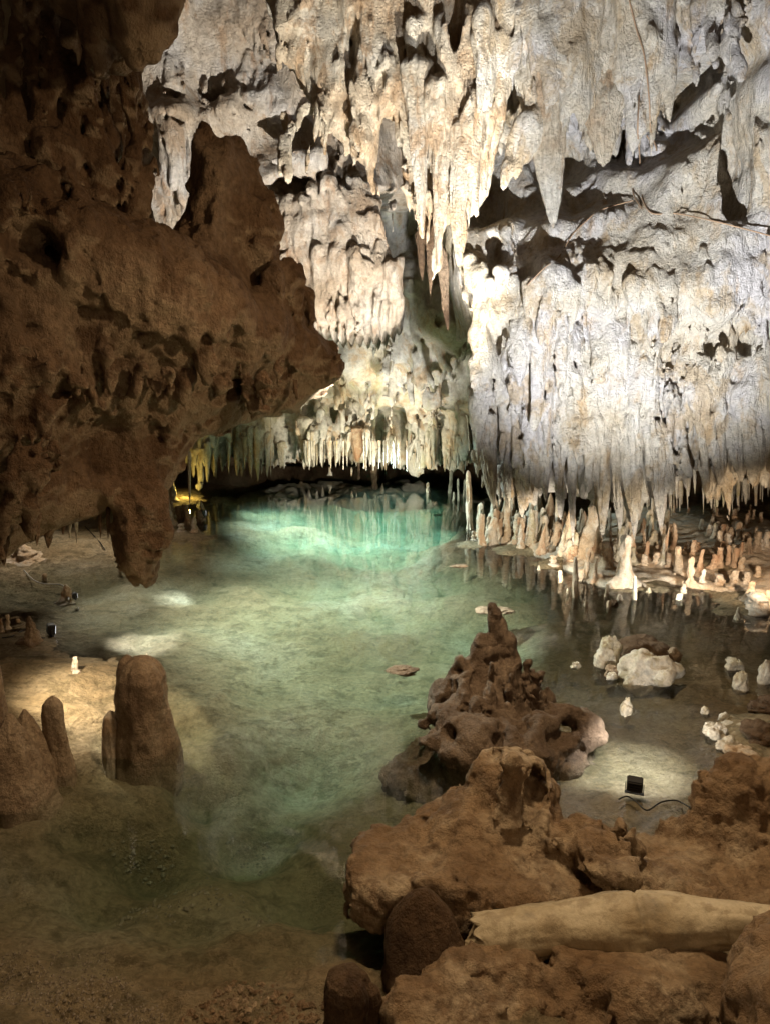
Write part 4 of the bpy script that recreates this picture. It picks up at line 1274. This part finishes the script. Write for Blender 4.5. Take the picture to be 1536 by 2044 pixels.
# near, large ones: each with its own mesh
def big_mite(px, py, pyt, r_px, prof, label, seed, mat='tan', Y=None, zb=None, flat=1.0, name='stalagmite', tilt=(0, 0), group=None, amp=.20, segs=72):
    p = G(px, py, 0.0) if Y is None else P(px, py, Y)
    _, b, c = ray(px, pyt)
    top = H + c * p[1] / b
    z0 = p[2] - .25 if zb is None else zb
    ht = top - z0
    r = .5 * r_px * p[1] / (CT + ST * (1022 - (py + pyt) / 2) / FP) / FP
    pr = []
    n = 70
    hs, rs_ = [q[0] for q in prof], [q[1] for q in prof]
    for i in range(n + 1):
        t = i / n
        t = 1 - (1 - t) ** 1.4
        pr.append((t * ht, r * float(np.interp(t, hs, rs_))))
    pr.append((ht * 1.001, .0004))
    me = rot_mesh(name, pr, segs, seed, M[mat], amp, 2.2, 1.6 / ht * .5, flat=flat)
    o = link(name, me, loc=(p[0], p[1] + r * .5, z0))
    o.rotation_euler = (tilt[0], tilt[1], 0)
    return tag(o, label, 'stalagmite', group)


GN = 'large stalagmites standing near the left bank'
TOPR = [(0, 1.22), (.22, 1.10), (.3, 1.03), (.55, 1.0), (.75, .98), (.86, .9), (.93, .72), (.97, .5), (.99, .3), (1, .12)]
fat = big_mite(282, 1506, 1322, 112, TOPR, 'fat blunt brown stalagmite standing in the water at the left', 3, group=GN, zb=-.30)
big_mite(262, 1488, 1311, 46, [(0, 1), (.7, 1), (.88, .9), (.96, .6), (1, .1)], 'rounded peak fused to the left shoulder of the fat brown stalagmite', 4, group=GN, zb=-.30)
big_mite(222, 1510, 1424, 44, [(0, 1.1), (.4, 1.0), (.8, .8), (.94, .6), (1, .1)], 'shorter pale post leaning on the left of the fat brown stalagmite', 6, 'mite', group=GN, zb=-.30)
big_mite(112, 1548, 1396, 60, [(0, 1.5), (.3, 1.1), (.5, .85), (.85, .72), (.93, .6), (.97, .4), (1, .1)], 'brown blade-like stalagmite with a pale lit tip on the left bank', 7, group=GN, flat=.7)
big_mite(50, 1566, 1428, 100, [(0, 1.25), (.3, 1.1), (.55, .85), (.75, .52), (.9, .3), (1, .05)], 'pointed brown stalagmite at the left below the edge one', 8, group=GN)
big_mite(2, 1560, 1286, 50, [(0, 1.6), (.3, 1.2), (.6, .8), (.85, .55), (1, .05)], 'tall rough stalagmite cut by the left frame edge', 9, group=GN)
big_mite(20, 1600, 1440, 120, [(0, 1.4), (.5, 1.0), (.8, .6), (1, .1)], 'low brown shoulder behind the pointed stalagmite', 12, group=GN)
# foreground dome and stump
big_mite(845, 1990, 1812, 190, [(0, 1.25), (.3, 1.1), (.5, .98), (.68, .84), (.82, .64), (.92, .42), (.98, .2), (1, .05)], 'dark dome with pits on its right flank beside the fallen calcite column', 21, 'brown', Y=2.24, group='rounded stumps in the foreground', segs=80)
big_mite(690, 2070, 1962, 105, [(0, 1.1), (.5, 1.0), (.86, .94), (.95, .8), (.99, .5), (1, .2)], 'short dark cylinder stump at the bottom edge', 22, 'brown', Y=1.98, group='rounded stumps in the foreground', segs=64)
big_mite(740, 2060, 1975, 50, [(0, 1.1), (.5, 1.0), (.86, .9), (.95, .7), (1, .2)], 'small dark nub joined to the right of the cylinder stump', 23, 'brown', Y=2.0, group='rounded stumps in the foreground')

# fallen column: broken calcite cylinder lying on the ledge
p0, p1 = P(945, 1874, 2.32), P(1640, 1862, 2.18)
Lg = np.linalg.norm(p1 - p0)
pr = [(0.0, .02), (0.0, .05), (.002, .088)]
for i in range(1, 121):
    t = i / 120
    r = .086 + .026 * math.exp(-((t - .47) / .22) ** 2) - .030 * max(0, t - .62) / .38 + .004 * math.sin(t * 17)
    for tc, wd in ((.497, .006),):
        r -= .013 * math.exp(-((t - tc) / wd) ** 2)
    pr.append((t * Lg, r))
pr.append((Lg, .002))
me = rot_mesh('fallen_column', pr, 96, 31, M['log'], .09, 2.6, .9, bend=.10)
vv = np.empty(len(me.vertices) * 3, np.float32)
me.vertices.foreach_get('co', vv)
vv = vv.reshape(-1, 3)
w_ = np.exp(-vv[:, 2] / .05)
vv[:, 2] += w_ * .045 * fbm(vv[:, 0] * 22, vv[:, 1] * 22, vv[:, 2] * 0 + 4, 3)
vv[:, 1] += .018 * np.sin(vv[:, 2] * 2.6)
vv += .004 * np.stack([fbm(vv[:, 0] * 14 + q, vv[:, 1] * 14, vv[:, 2] * 14, 3) for q in (0, 20, 40)], 1)
me.vertices.foreach_set('co', vv.ravel())
me.update()
o = link('fallen_column', me, loc=p0)
o.rotation_euler = (Vector(p1 - p0)).to_track_quat('Z', 'Y').to_euler()
tag(o, 'pale yellow broken calcite column lying on the brown ledge with a crack round it', 'fallen column')


# ------------------------------------------------------------------ stalactites
def drip_prof(n=44, pw=.75, tip=.05, neck=0.0):
    pr = [(0, .01), (-.008, .35), (-.025, .62), (-.05, .8)]
    for i in range(n + 1):
        t = .08 + .92 * i / n
        r = tip + (1 - tip) * max(1 - t, 0) ** pw
        r *= 1 + neck * math.sin(t * 11)
        if t > .97:
            r *= .6
        pr.append((-t, r))
    pr.append((-1.004, .001))
    return pr[::-1]


def drip_mesh(prof, segs, seed, mat, amp=.22, groove=.16):
    """hanging drip: unit length and radius, with ragged grooves running down it"""
    rs = np.random.RandomState(seed)
    off = rs.rand(6) * 50
    a = np.linspace(0, 2 * math.pi, segs, endpoint=False)
    ca, sa = np.cos(a), np.sin(a)
    V, F = [], []
    for h, r in prof:
        hh = np.full(segs, h)
        q = 1 + amp * fbm(ca * 1.1 + off[0], sa * 1.1 + off[1], hh * 3.2 + off[2], 3)
        tw = h * 1.2
        g = vnoise(ca * 3.0 + off[3] + tw, sa * 3.0 + off[4], hh * 1.6 + off[5])
        q = q - groove * np.maximum(0, .35 - np.abs(g)) / .35 + .08 * fbm(ca * 5, sa * 5 + off[0], hh * 14, 3)
        rad = r * q
        wx = .35 * r * vnoise(np.array(h * 3.0), np.array(off[1]), np.array(off[2]))
        V.append(np.stack([rad * ca + wx, rad * sa, hh + .010 * g * (r > .3)], 1))
    V = np.concatenate(V)
    i = np.arange(segs)
    j = (i + 1) % segs
    for k in range(len(prof) - 1):
        F.append(np.stack([k * segs + i, k * segs + j, (k + 1) * segs + j, (k + 1) * segs + i], 1))
    return new_mesh('stalactite', V, np.concatenate(F), mat)


DRIP = {}
STRAW = [(-1.0, .12), (-.99, .3), (-.5, .42), (-.2, .5), (0, 1.0), (.01, .1)]
for v in range(5):
    for m in ('wall', 'curtain', 'far', 'brown', 'rust', 'white'):
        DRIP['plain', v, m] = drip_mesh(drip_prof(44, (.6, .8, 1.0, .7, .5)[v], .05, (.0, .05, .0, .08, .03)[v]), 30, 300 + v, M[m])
    for m in ('white', 'far'):
        DRIP['straw', v, m] = rot_mesh('stalactite', STRAW, 8, 350 + v, M[m], .3, 3, 3)


def stalactite(px, py, px1, py1, w, Y, mat='wall', label=None, group=None, kind='plain', v=None, flat=None, own=None, lean=0.0):
    a, b = P(px, py, Y), P(px1, py1, Y)
    a = a + np.array((0, lean, 0))
    me = DRIP[kind, R.randrange(5) if v is None else v, mat]
    if own is not None:
        me = drip_mesh(drip_prof(80, R.uniform(.55, .85), .04, .03), 72, own, M[mat], .26, .24)
    o = bpy.data.objects.new('stalactite', me)
    C.objects.link(o)
    d = Vector(b - a)
    r = .5 * w * Y / FP
    o.location = a
    o.rotation_euler = (-d).to_track_quat('Z', 'Y').to_euler()
    o.rotation_euler.rotate_axis('Z', R.uniform(0, 6.28) if flat is None else 0)
    o.scale = (r, r * (flat or R.uniform(.7, 1.1)), d.length)
    tag(o, label, 'stalactite', group)
    return o


def near(px, py, tree, dflt):
    h = hit(px, py, 0, [tree])
    return h[0][1] if h is not None else dflt


GT = 'dark tips hanging below the right wall'
for px, py0, px1, py1, w, lab in ((965, 850, 985, 1012, 60, 'leftmost broad dark tip at the corner of the right wall'), (1015, 900, 1015, 1018, 34, 'narrow dark tip second from the wall corner'), (1040, 905, 1041, 1033, 44, 'stout dark tip over the spiky row'),
                                  (1088, 880, 1088, 1002, 40, 'short dark tip above the rusty cone'), (1120, 890, 1118, 1037, 34, 'thin dark tip above the flared orange neck'), (1148, 880, 1143, 1088, 34, 'longest thin dark tip reaching between two cones'),
                                  (1203, 850, 1202, 1074, 62, 'broad grey tip right of the mottled stalagmite'), (1238, 880, 1236, 1062, 48, 'grey brown tip above the white pillar'), (1270, 850, 1265, 1076, 66, 'largest grey tip above the big white stalagmite'),
                                  (1318, 870, 1320, 1068, 54, 'grey tip with a long straight point over the greenish stump'), (1370, 860, 1370, 978, 60, 'broad lilac grey tip before the mossy ceiling'), (1438, 850, 1438, 975, 52, 'lilac grey tip above the dark hollow'),
                                  (1478, 850, 1479, 962, 60, 'short lilac grey tip near the right frame edge'), (1180, 870, 1176, 980, 30, 'short dark tip above the mottled crown'), (1064, 870, 1062, 985, 28, 'slight dark tip over the orange capped finger'),
                                  (1345, 870, 1342, 985, 30, 'slim grey tip beside white straws'), (1410, 840, 1408, 935, 40, 'short grey tip over the mossy draperies'), (1520, 840, 1520, 940, 60, 'grey tip at the right frame edge')):
    Y = near(px, py0 + 10, WALL, 7.8)
    stalactite(px, py0 - 30, px1, py1, w, Y - .02, 'wall', lab, GT, flat=.8, own=int(px), lean=.16)
GU = 'large pointed stalactites above the lit ledge'
for px, py0, px1, py1, w, Y, m, lab in ((1112, 90, 1103, 455, 118, 7.55, 'curtain', 'large cream spear pointing down at the lit ledge'), (1205, 80, 1203, 332, 130, 7.6, 'curtain', 'stout cream stalactite over the dark niche'),
                                        (838, 110, 842, 470, 66, 7.5, 'curtain', 'left spear of the middle curtain'), (880, 200, 874, 530, 50, 7.45, 'curtain', 'longest ochre edged spear of the middle curtain'),
                                        (918, 240, 911, 524, 66, 7.45, 'curtain', 'forked right spear of the middle curtain'), (1232, 190, 1228, 312, 44, 7.62, 'wall', 'small grey stalactite right of the stout one'),
                                        (945, 110, 940, 240, 60, 7.5, 'curtain', 'short cream stalactite above the white arm'), (865, 440, 858, 590, 26, 8.0, 'brown', 'thin shaded stalactite behind the middle curtain'),
                                        (880, 500, 893, 660, 30, 8.6, 'brown', 'dark stalactite in the shaded slot'), (840, 470, 842, 560, 22, 9.6, 'brown', 'dim thin stalactite deep in the slot')):
    stalactite(px, py0 - 20, px1, py1, w, Y, m, lab, GU, flat=.7, own=int(px), lean=.22)
# far fringe above the turquoise water
GF = 'stalactites in the fringe over the turquoise water'
rr = random.Random(4)
SPEC = [(712, 850, 714, 922, 34, 'rust', 'orange twisted stalactite group over the turquoise water'), (690, 830, 692, 885, 26, 'rust', 'red orange folded stalactite left of the orange twisted one'),
        (512, 850, 515, 962, 18, 'far', 'longest fringe stalactite dipping to the water'), (400, 860, 403, 962, 12, 'far', 'thin fringe stalactite nearest the overhang'), (414, 880, 414, 962, 14, 'far', 'fringe stalactite with a bulging tip'),
        (605, 830, 606, 935, 36, 'far', 'wide green tinged stalactite in the fringe'), (640, 815, 638, 882, 20, 'far', 'yellow stalactite with a green tip')]
for px, py0, px1, py1, w, m, lab in SPEC:
    Y = near(px, py0 + 10, FARW, 12.8)
    stalactite(px, py0, px1, py1, w, Y - .02, m, lab, GF)
for i in range(170):
    px = rr.uniform(385, 955)
    top = rr.uniform(845, 900) + (10 if px < 470 else 0)
    tip = rr.uniform(908, 942) + (14 if px < 540 else 0) - (8 if 640 < px < 760 else 0)
    Y = near(px, top, FARW, 12.9)
    stalactite(px, top, px + rr.uniform(-2, 2), tip, rr.uniform(8, 20), Y - .02 + rr.uniform(0, .2), rr.choice(('far', 'far', 'white')),
               'pale stalactite among the crowded fringe over the turquoise water', GF)
for i in range(40):
    px = rr.uniform(600, 955)
    stalactite(px, 880, px, rr.uniform(920, 942), 4, 13.2 + rr.uniform(-.3, .2), 'far', 'thin straw among the crowded fringe over the turquoise water', 'thin straws over the turquoise water', 'straw')
stalactite(378, 900, 379, 1012, 8, 9.4, 'white', 'thin pale column standing free beside the islet', None)
stalactite(932, 830, 936, 900, 5, 8.9, 'white', 'crooked white straw at the corner of the right wall', None, 'straw')
# right low ceiling: drips and straws
GM = 'drips and straws under the low mossy ceiling'
for i in range(70):
    px = rr.uniform(1285, 1560)
    tip = rr.uniform(985, 1028) - (18 if px > 1480 else 0)
    stalactite(px, tip - rr.uniform(40, 90), px + rr.uniform(-2, 2), tip, rr.choice((4, 5, 10, 16)), rr.uniform(8.8, 9.4), rr.choice(('far', 'white')), 'pale drip hanging under the low mossy ceiling', GM, 'plain' if rr.random() < .5 else 'straw')
for i in range(22):
    px = rr.choice((rr.uniform(1288, 1312), rr.uniform(1335, 1365)))
    stalactite(px, 960, px, rr.uniform(1005, 1030), 4, rr.uniform(8.6, 8.9), 'white', 'white straw in the bundle between two grey tips', 'white straws between the grey tips', 'straw')
# under the overhang
GO = 'small stalactites under the dark overhang'
for px, py0, px1, py1, w, lab in ((198, 990, 201, 1076, 12, 'thin brown spike under the overhang'), (214, 1000, 216, 1076, 12, 'brown spike left of the hanging nose'), (8, 1060, 8, 1130, 30, 'dark fang at the left frame edge'),
                                  (98, 1040, 96, 1095, 30, 'blunt dark fang above the left shore'), (73, 1040, 74, 1090, 22, 'short dark fang beside the blunt one'), (128, 1030, 126, 1068, 16, 'small dark nub under the overhang')):
    Y = near(px, py0, OVER, 4.0)
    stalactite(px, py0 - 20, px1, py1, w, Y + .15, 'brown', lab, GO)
for px, py0, px1, py1, w, lab in ((138, 1045, 139, 1075, 12, 'small white icicle above the left shore'), (150, 1045, 153, 1085, 14, 'white icicle pointing down at the left shore')):
    stalactite(px, py0 - 25, px1, py1, w, 6.4, 'white', lab, 'white icicles behind the overhang')


# ------------------------------------------------------------------ rocks in the water
def boulder(name, px, py, wpx, hpx, seed, mat, label, group=None, dpx=None, cat='rock', Y=None):
    p = G(px, py, 0.0)
    s = p[1] / (CT + ST * (1022 - py) / FP) / FP
    rx, rz = .5 * wpx * s, .62 * hpx * s
    ry = .5 * (dpx or wpx * .8) * s
    rs = np.random.RandomState(seed)
    off = rs.rand(3) * 40
    n1, n2 = 44, 30
    V, F = [], []
    for j in range(n2 + 1):
        ph = -math.pi / 2 + math.pi * j / n2
        a = np.linspace(0, 2 * math.pi, n1, endpoint=False)
        ca, sa, cz = np.cos(a) * math.cos(ph), np.sin(a) * math.cos(ph), np.full(n1, math.sin(ph))
        q = 1 + .38 * fbm(ca * 1.4 + off[0], sa * 1.4 + off[1], cz * 1.4 + off[2], 4, .55)
        V.append(np.stack([ca * q * rx, sa * q * ry, cz * q * rz], 1))
    V = np.concatenate(V)
    i = np.arange(n1)
    k = (i + 1) % n1
    for j in range(n2):
        F.append(np.stack([j * n1 + i, j * n1 + k, (j + 1) * n1 + k, (j + 1) * n1 + i], 1))
    o = link(name, new_mesh(name, V, np.concatenate(F), M[mat]), loc=(p[0], p[1] + ry * .7, rz * .35))
    return tag(o, label, cat, group)


GR = 'rocks standing in the right shallows'
for px, py, w, h, m, lab in ((1305, 1368, 112, 74, 'white', 'large pale boulder lit before the floodlight with its reflection'), (1214, 1335, 50, 66, 'white', 'upright cream rock left of the large pale boulder'),
                             (1225, 1352, 34, 20, 'tan', 'low brown rock between the cream rock and the large boulder'), (1222, 1358, 22, 14, 'white', 'tiny white rock below the cream rock'), (1148, 1334, 18, 14, 'white', 'small white rock out left in the right shallows'),
                             (1250, 1430, 24, 36, 'white', 'pointed pale rock above the floodlight glow'), (1408, 1426, 16, 18, 'white', 'small grey white rock right of the glow'), (1447, 1440, 20, 18, 'white', 'small pale rock next to the layered reef'),
                             (1468, 1338, 34, 26, 'white', 'flat topped cream rock near the right frame edge'), (1482, 1378, 28, 46, 'white', 'upright pale rock below the flat topped cream rock'), (1534, 1366, 34, 62, 'white', 'tall cream rock at the right frame edge'),
                             (1290, 1315, 100, 36, 'brown', 'dark rock ridge behind the large pale boulder'), (1346, 1320, 30, 30, 'tan', 'dark chip-topped rock right of the large boulder'), (1225, 1210, 16, 12, 'brown', 'dark pebble in the water by a small dome')):
    boulder('rock', px, py, w, h, int(px + py), m, lab, GR)
GE = 'pale reef rocks at the right edge of the pool'
for px, py, w, h, m, lab in ((1430, 1475, 50, 34, 'white', 'winged pale reef rock at the left tip of the reef'), (1455, 1500, 44, 26, 'white', 'pale reef rock in the middle of the reef'), (1478, 1522, 60, 30, 'mite', 'pinkish reef rock behind the brown knob'),
                             (1500, 1545, 70, 40, 'mite', 'broad pinkish reef rock right of the brown knob'), (1490, 1462, 60, 12, 'white', 'thin flat white slab over the dark reef gap'), (1540, 1500, 90, 50, 'brown', 'dark rock behind the pale reef'),
                             (1530, 1425, 60, 30, 'brown', 'low dark rock at the right frame edge')):
    boulder('reef_rock', px, py, w, h, int(px + py), m, lab, GE)
for px, py, w, h, m, lab in ((802, 1345, 60, 8, 'brown', 'flat dark slab just under the middle of the pool'), (990, 1226, 70, 7, 'tan', 'low rock breaking the water behind the spire'), (916, 1133, 30, 5, 'tan', 'flat brown stone in the turquoise shallows'),
                             ):
    boulder('submerged_rock', px, py, w, h, int(px), m, lab, 'stones breaking the pool surface', dpx=w * .7)
# loose stones on the near bank and under water: too many to count
def scatter(name, n, pxr, pyr, sz, mat, label, seed, zoff=0.0):
    rs = np.random.RandomState(seed)
    V, F = [], []
    base = [(1, 0, 0), (-1, 0, 0), (0, 1, 0), (0, -1, 0), (0, 0, 1), (0, 0, -1)]
    fc_ = [(0, 2, 4), (2, 1, 4), (1, 3, 4), (3, 0, 4), (2, 0, 5), (1, 2, 5), (3, 1, 5), (0, 3, 5)]
    k = 0
    for _ in range(n):
        cx_, cy_ = rs.rand(2)
        h = hit(pxr[0] + cx_ * (pxr[1] - pxr[0]), pyr[0] + cy_ * (pyr[1] - pyr[0]), 0, [FLOOR])
        if h is None or vnoise(np.array(h[0][0] * 4.0), np.array(h[0][1] * 4.0), np.array(seed * 1.0)) < -.1:
            continue
        s = sz[0] + (sz[1] - sz[0]) * rs.rand() ** 3
        q = np.array(base) * (1 + .5 * (rs.rand(6, 1) - .5)) * s * np.array((1, rs.uniform(.6, 1), rs.uniform(.5, .8)))
        a = rs.rand() * 6.28
        q = q @ np.array(((math.cos(a), math.sin(a), 0), (-math.sin(a), math.cos(a), 0), (0, 0, 1)))
        V.append(q + h[0] + np.array((0, 0, s * .3)))
        F += [(i + k, j + k, l + k) for i, j, l in fc_]
        k += 6
    o = link(name, new_mesh(name, np.concatenate(V), F, M[mat], False))
    return tag(o, label, 'gravel', kind='stuff')


scatter('gravel', 1500, (0, 330), (1900, 2044), (.002, .010), 'gravel', 'loose gravel and grit on the near left bank', 3)
scatter('rubble', 700, (200, 540), (1680, 1850), (.004, .017), 'gravel', 'sunk stony rubble in the dark foreground pool', 4)
scatter('bank_rubble', 900, (360, 660), (1925, 2044), (.003, .018), 'ledge', 'crumbly brown rubble along the bottom edge', 6)


# ------------------------------------------------------------------ floodlights and cables
def box_mesh(name, sx, sy, sz, mat, bev=.004):
    import bmesh
    bm = bmesh.new()
    bmesh.ops.create_cube(bm, size=1)
    bmesh.ops.scale(bm, vec=(sx, sy, sz), verts=bm.verts)
    bmesh.ops.bevel(bm, geom=bm.edges[:], offset=bev, segments=2, affect='EDGES')
    me = bpy.data.meshes.new(name)
    bm.to_mesh(me)
    bm.free()
    me.materials.append(mat)
    return me


def tube(name, pts, r, mat, segs=8, sub=6):
    pts = [Vector(p) for p in pts]
    fine = []
    n = len(pts)
    for i in range(n - 1):
        a, b, c, d = pts[max(i - 1, 0)], pts[i], pts[i + 1], pts[min(i + 2, n - 1)]
        for s in range(sub):
            t = s / sub
            fine.append(.5 * ((2 * b) + (c - a) * t + (2 * a - 5 * b + 4 * c - d) * t * t + (-a + 3 * b - 3 * c + d) * t ** 3))
    fine.append(pts[-1])
    V, F = [], []
    for i, p in enumerate(fine):
        t = (fine[min(i + 1, len(fine) - 1)] - fine[max(i - 1, 0)]).normalized()
        u = t.cross(Vector((.3, .2, 1))).normalized()
        v = t.cross(u)
        for s in range(segs):
            a = 2 * math.pi * s / segs
            V.append(p + u * (r * math.cos(a)) + v * (r * math.sin(a)))
    for i in range(len(fine) - 1):
        for s in range(segs):
            F.append((i * segs + s, i * segs + (s + 1) % segs, (i + 1) * segs + (s + 1) % segs, (i + 1) * segs + s))
    return new_mesh(name, V, F, mat)


def floodlight(loc, rotz, tilt, s, label):
    e = bpy.data.objects.new('floodlight', None)
    C.objects.link(e)
    e.location = loc
    e.rotation_euler = (0, 0, rotz)
    tag(e, label, 'floodlight', 'black floodlights in the pool')
    h = link('housing', box_mesh('housing', s, s * .62, s * .95, M['black'], s * .07), e, (0, 0, s * .62))
    h.rotation_euler = (tilt, 0, 0)
    f = link('lens', box_mesh('lens', s * .8, s * .02, s * .75, M['lens'], .001), h, (0, s * .325, 0))
    for i in (-1, 0, 1):
        link('cooling_fin', box_mesh('cooling_fin', s * .8, s * .05, s * .04, M['black'], .001), h, (0, -s * .33, s * .22 * i))
    for sx in (-1, 1):
        link('bracket_arm', box_mesh('bracket_arm', s * .05, s * .16, s * .7, M['steel'], .001), e, (sx * s * .56, 0, s * .33))
    link('bracket_foot', box_mesh('bracket_foot', s * 1.2, s * .3, s * .05, M['steel'], .001), e, (0, 0, .0))
    return e


fz = drop(LAMP[0], LAMP[1], 2, [FLOOR])
floodlight((LAMP[0], LAMP[1], .0), -.35, .35, .082, 'black square floodlight throwing white light over the right shallows')
g2 = G(103, 1268, 0)
floodlight((g2[0], g2[1], .0), -.95, -.1, .09, 'black floodlight lying beside the grey brown cone at the left edge of the pool')
g3 = G(406, 1038, 0)
floodlight((g3[0], g3[1], .05), -.95, 0, .10, 'black box lamp on the far left islet')
g4 = G(150, 1202, 0)
floodlight((g4[0], g4[1], .03), -.9, 0, .06, 'small lamp sunk beside the pale cone in the left shallows')


def on_floor(px, py, lift=.012, trees=None):
    h = hit(px, py, 0, trees)
    p = h[0].copy() if h is not None else G(px, py)
    if p[2] < -.02:
        p = G(px, py, .0)
    p[2] += lift
    return p


def cable(pix, r, mat, label, name='cable', cat='cable'):
    me = tube(name, [on_floor(*q) for q in pix], r, mat)
    return tag(link(name, me), label, cat)


cable([(1234, 1600), (1250, 1594), (1268, 1604), (1290, 1622), (1318, 1606), (1345, 1602), (1362, 1608), (1378, 1618)], .004, M['rubber'], 'black cable curling from the right floodlight to the brown knob')
cable([(4, 1276), (25, 1273), (45, 1262), (70, 1258), (78, 1274), (90, 1276)], .005, M['rubber'], 'black cable running along the left edge to the floodlight')
cable([(48, 1140), (65, 1158), (85, 1167), (105, 1168), (124, 1170), (134, 1182), (138, 1200)], .006, M['greycord'], 'grey sleeved cable over the pale cone in the left shallows')
cable([(170, 1052), (185, 1068), (200, 1085), (210, 1100)], .006, M['rubber'], 'dark cable trailing across the far left shore')
for pix, lab in (([(1255, 0), (1270, 60), (1285, 110), (1295, 200), (1298, 260), (1310, 300), (1290, 270)], 'thin root trailing down the upper right wall'), ([(1275, 190), (1272, 260), (1276, 330), (1262, 380), (1280, 415)], 'pale root hanging before the dark niche'),
                 ([(1280, 395), (1300, 425), (1350, 426), (1420, 440), (1480, 455), (1536, 470)], 'long root running right across the upper wall'), ([(1262, 400), (1200, 418), (1170, 440), (1140, 470), (1115, 512), (1090, 530), (1050, 570)], 'wavy root draped over the lit ledge')):
    pts = []
    for q in pix:
        h = hit(q[0], q[1], 0, [WALL])
        if h is not None:
            pts.append(h[0] - np.array(ray(*q)) * .02)
    if len(pts) > 2:
        tag(link('root', tube('root', pts, .007, M['root'])), lab, 'root')
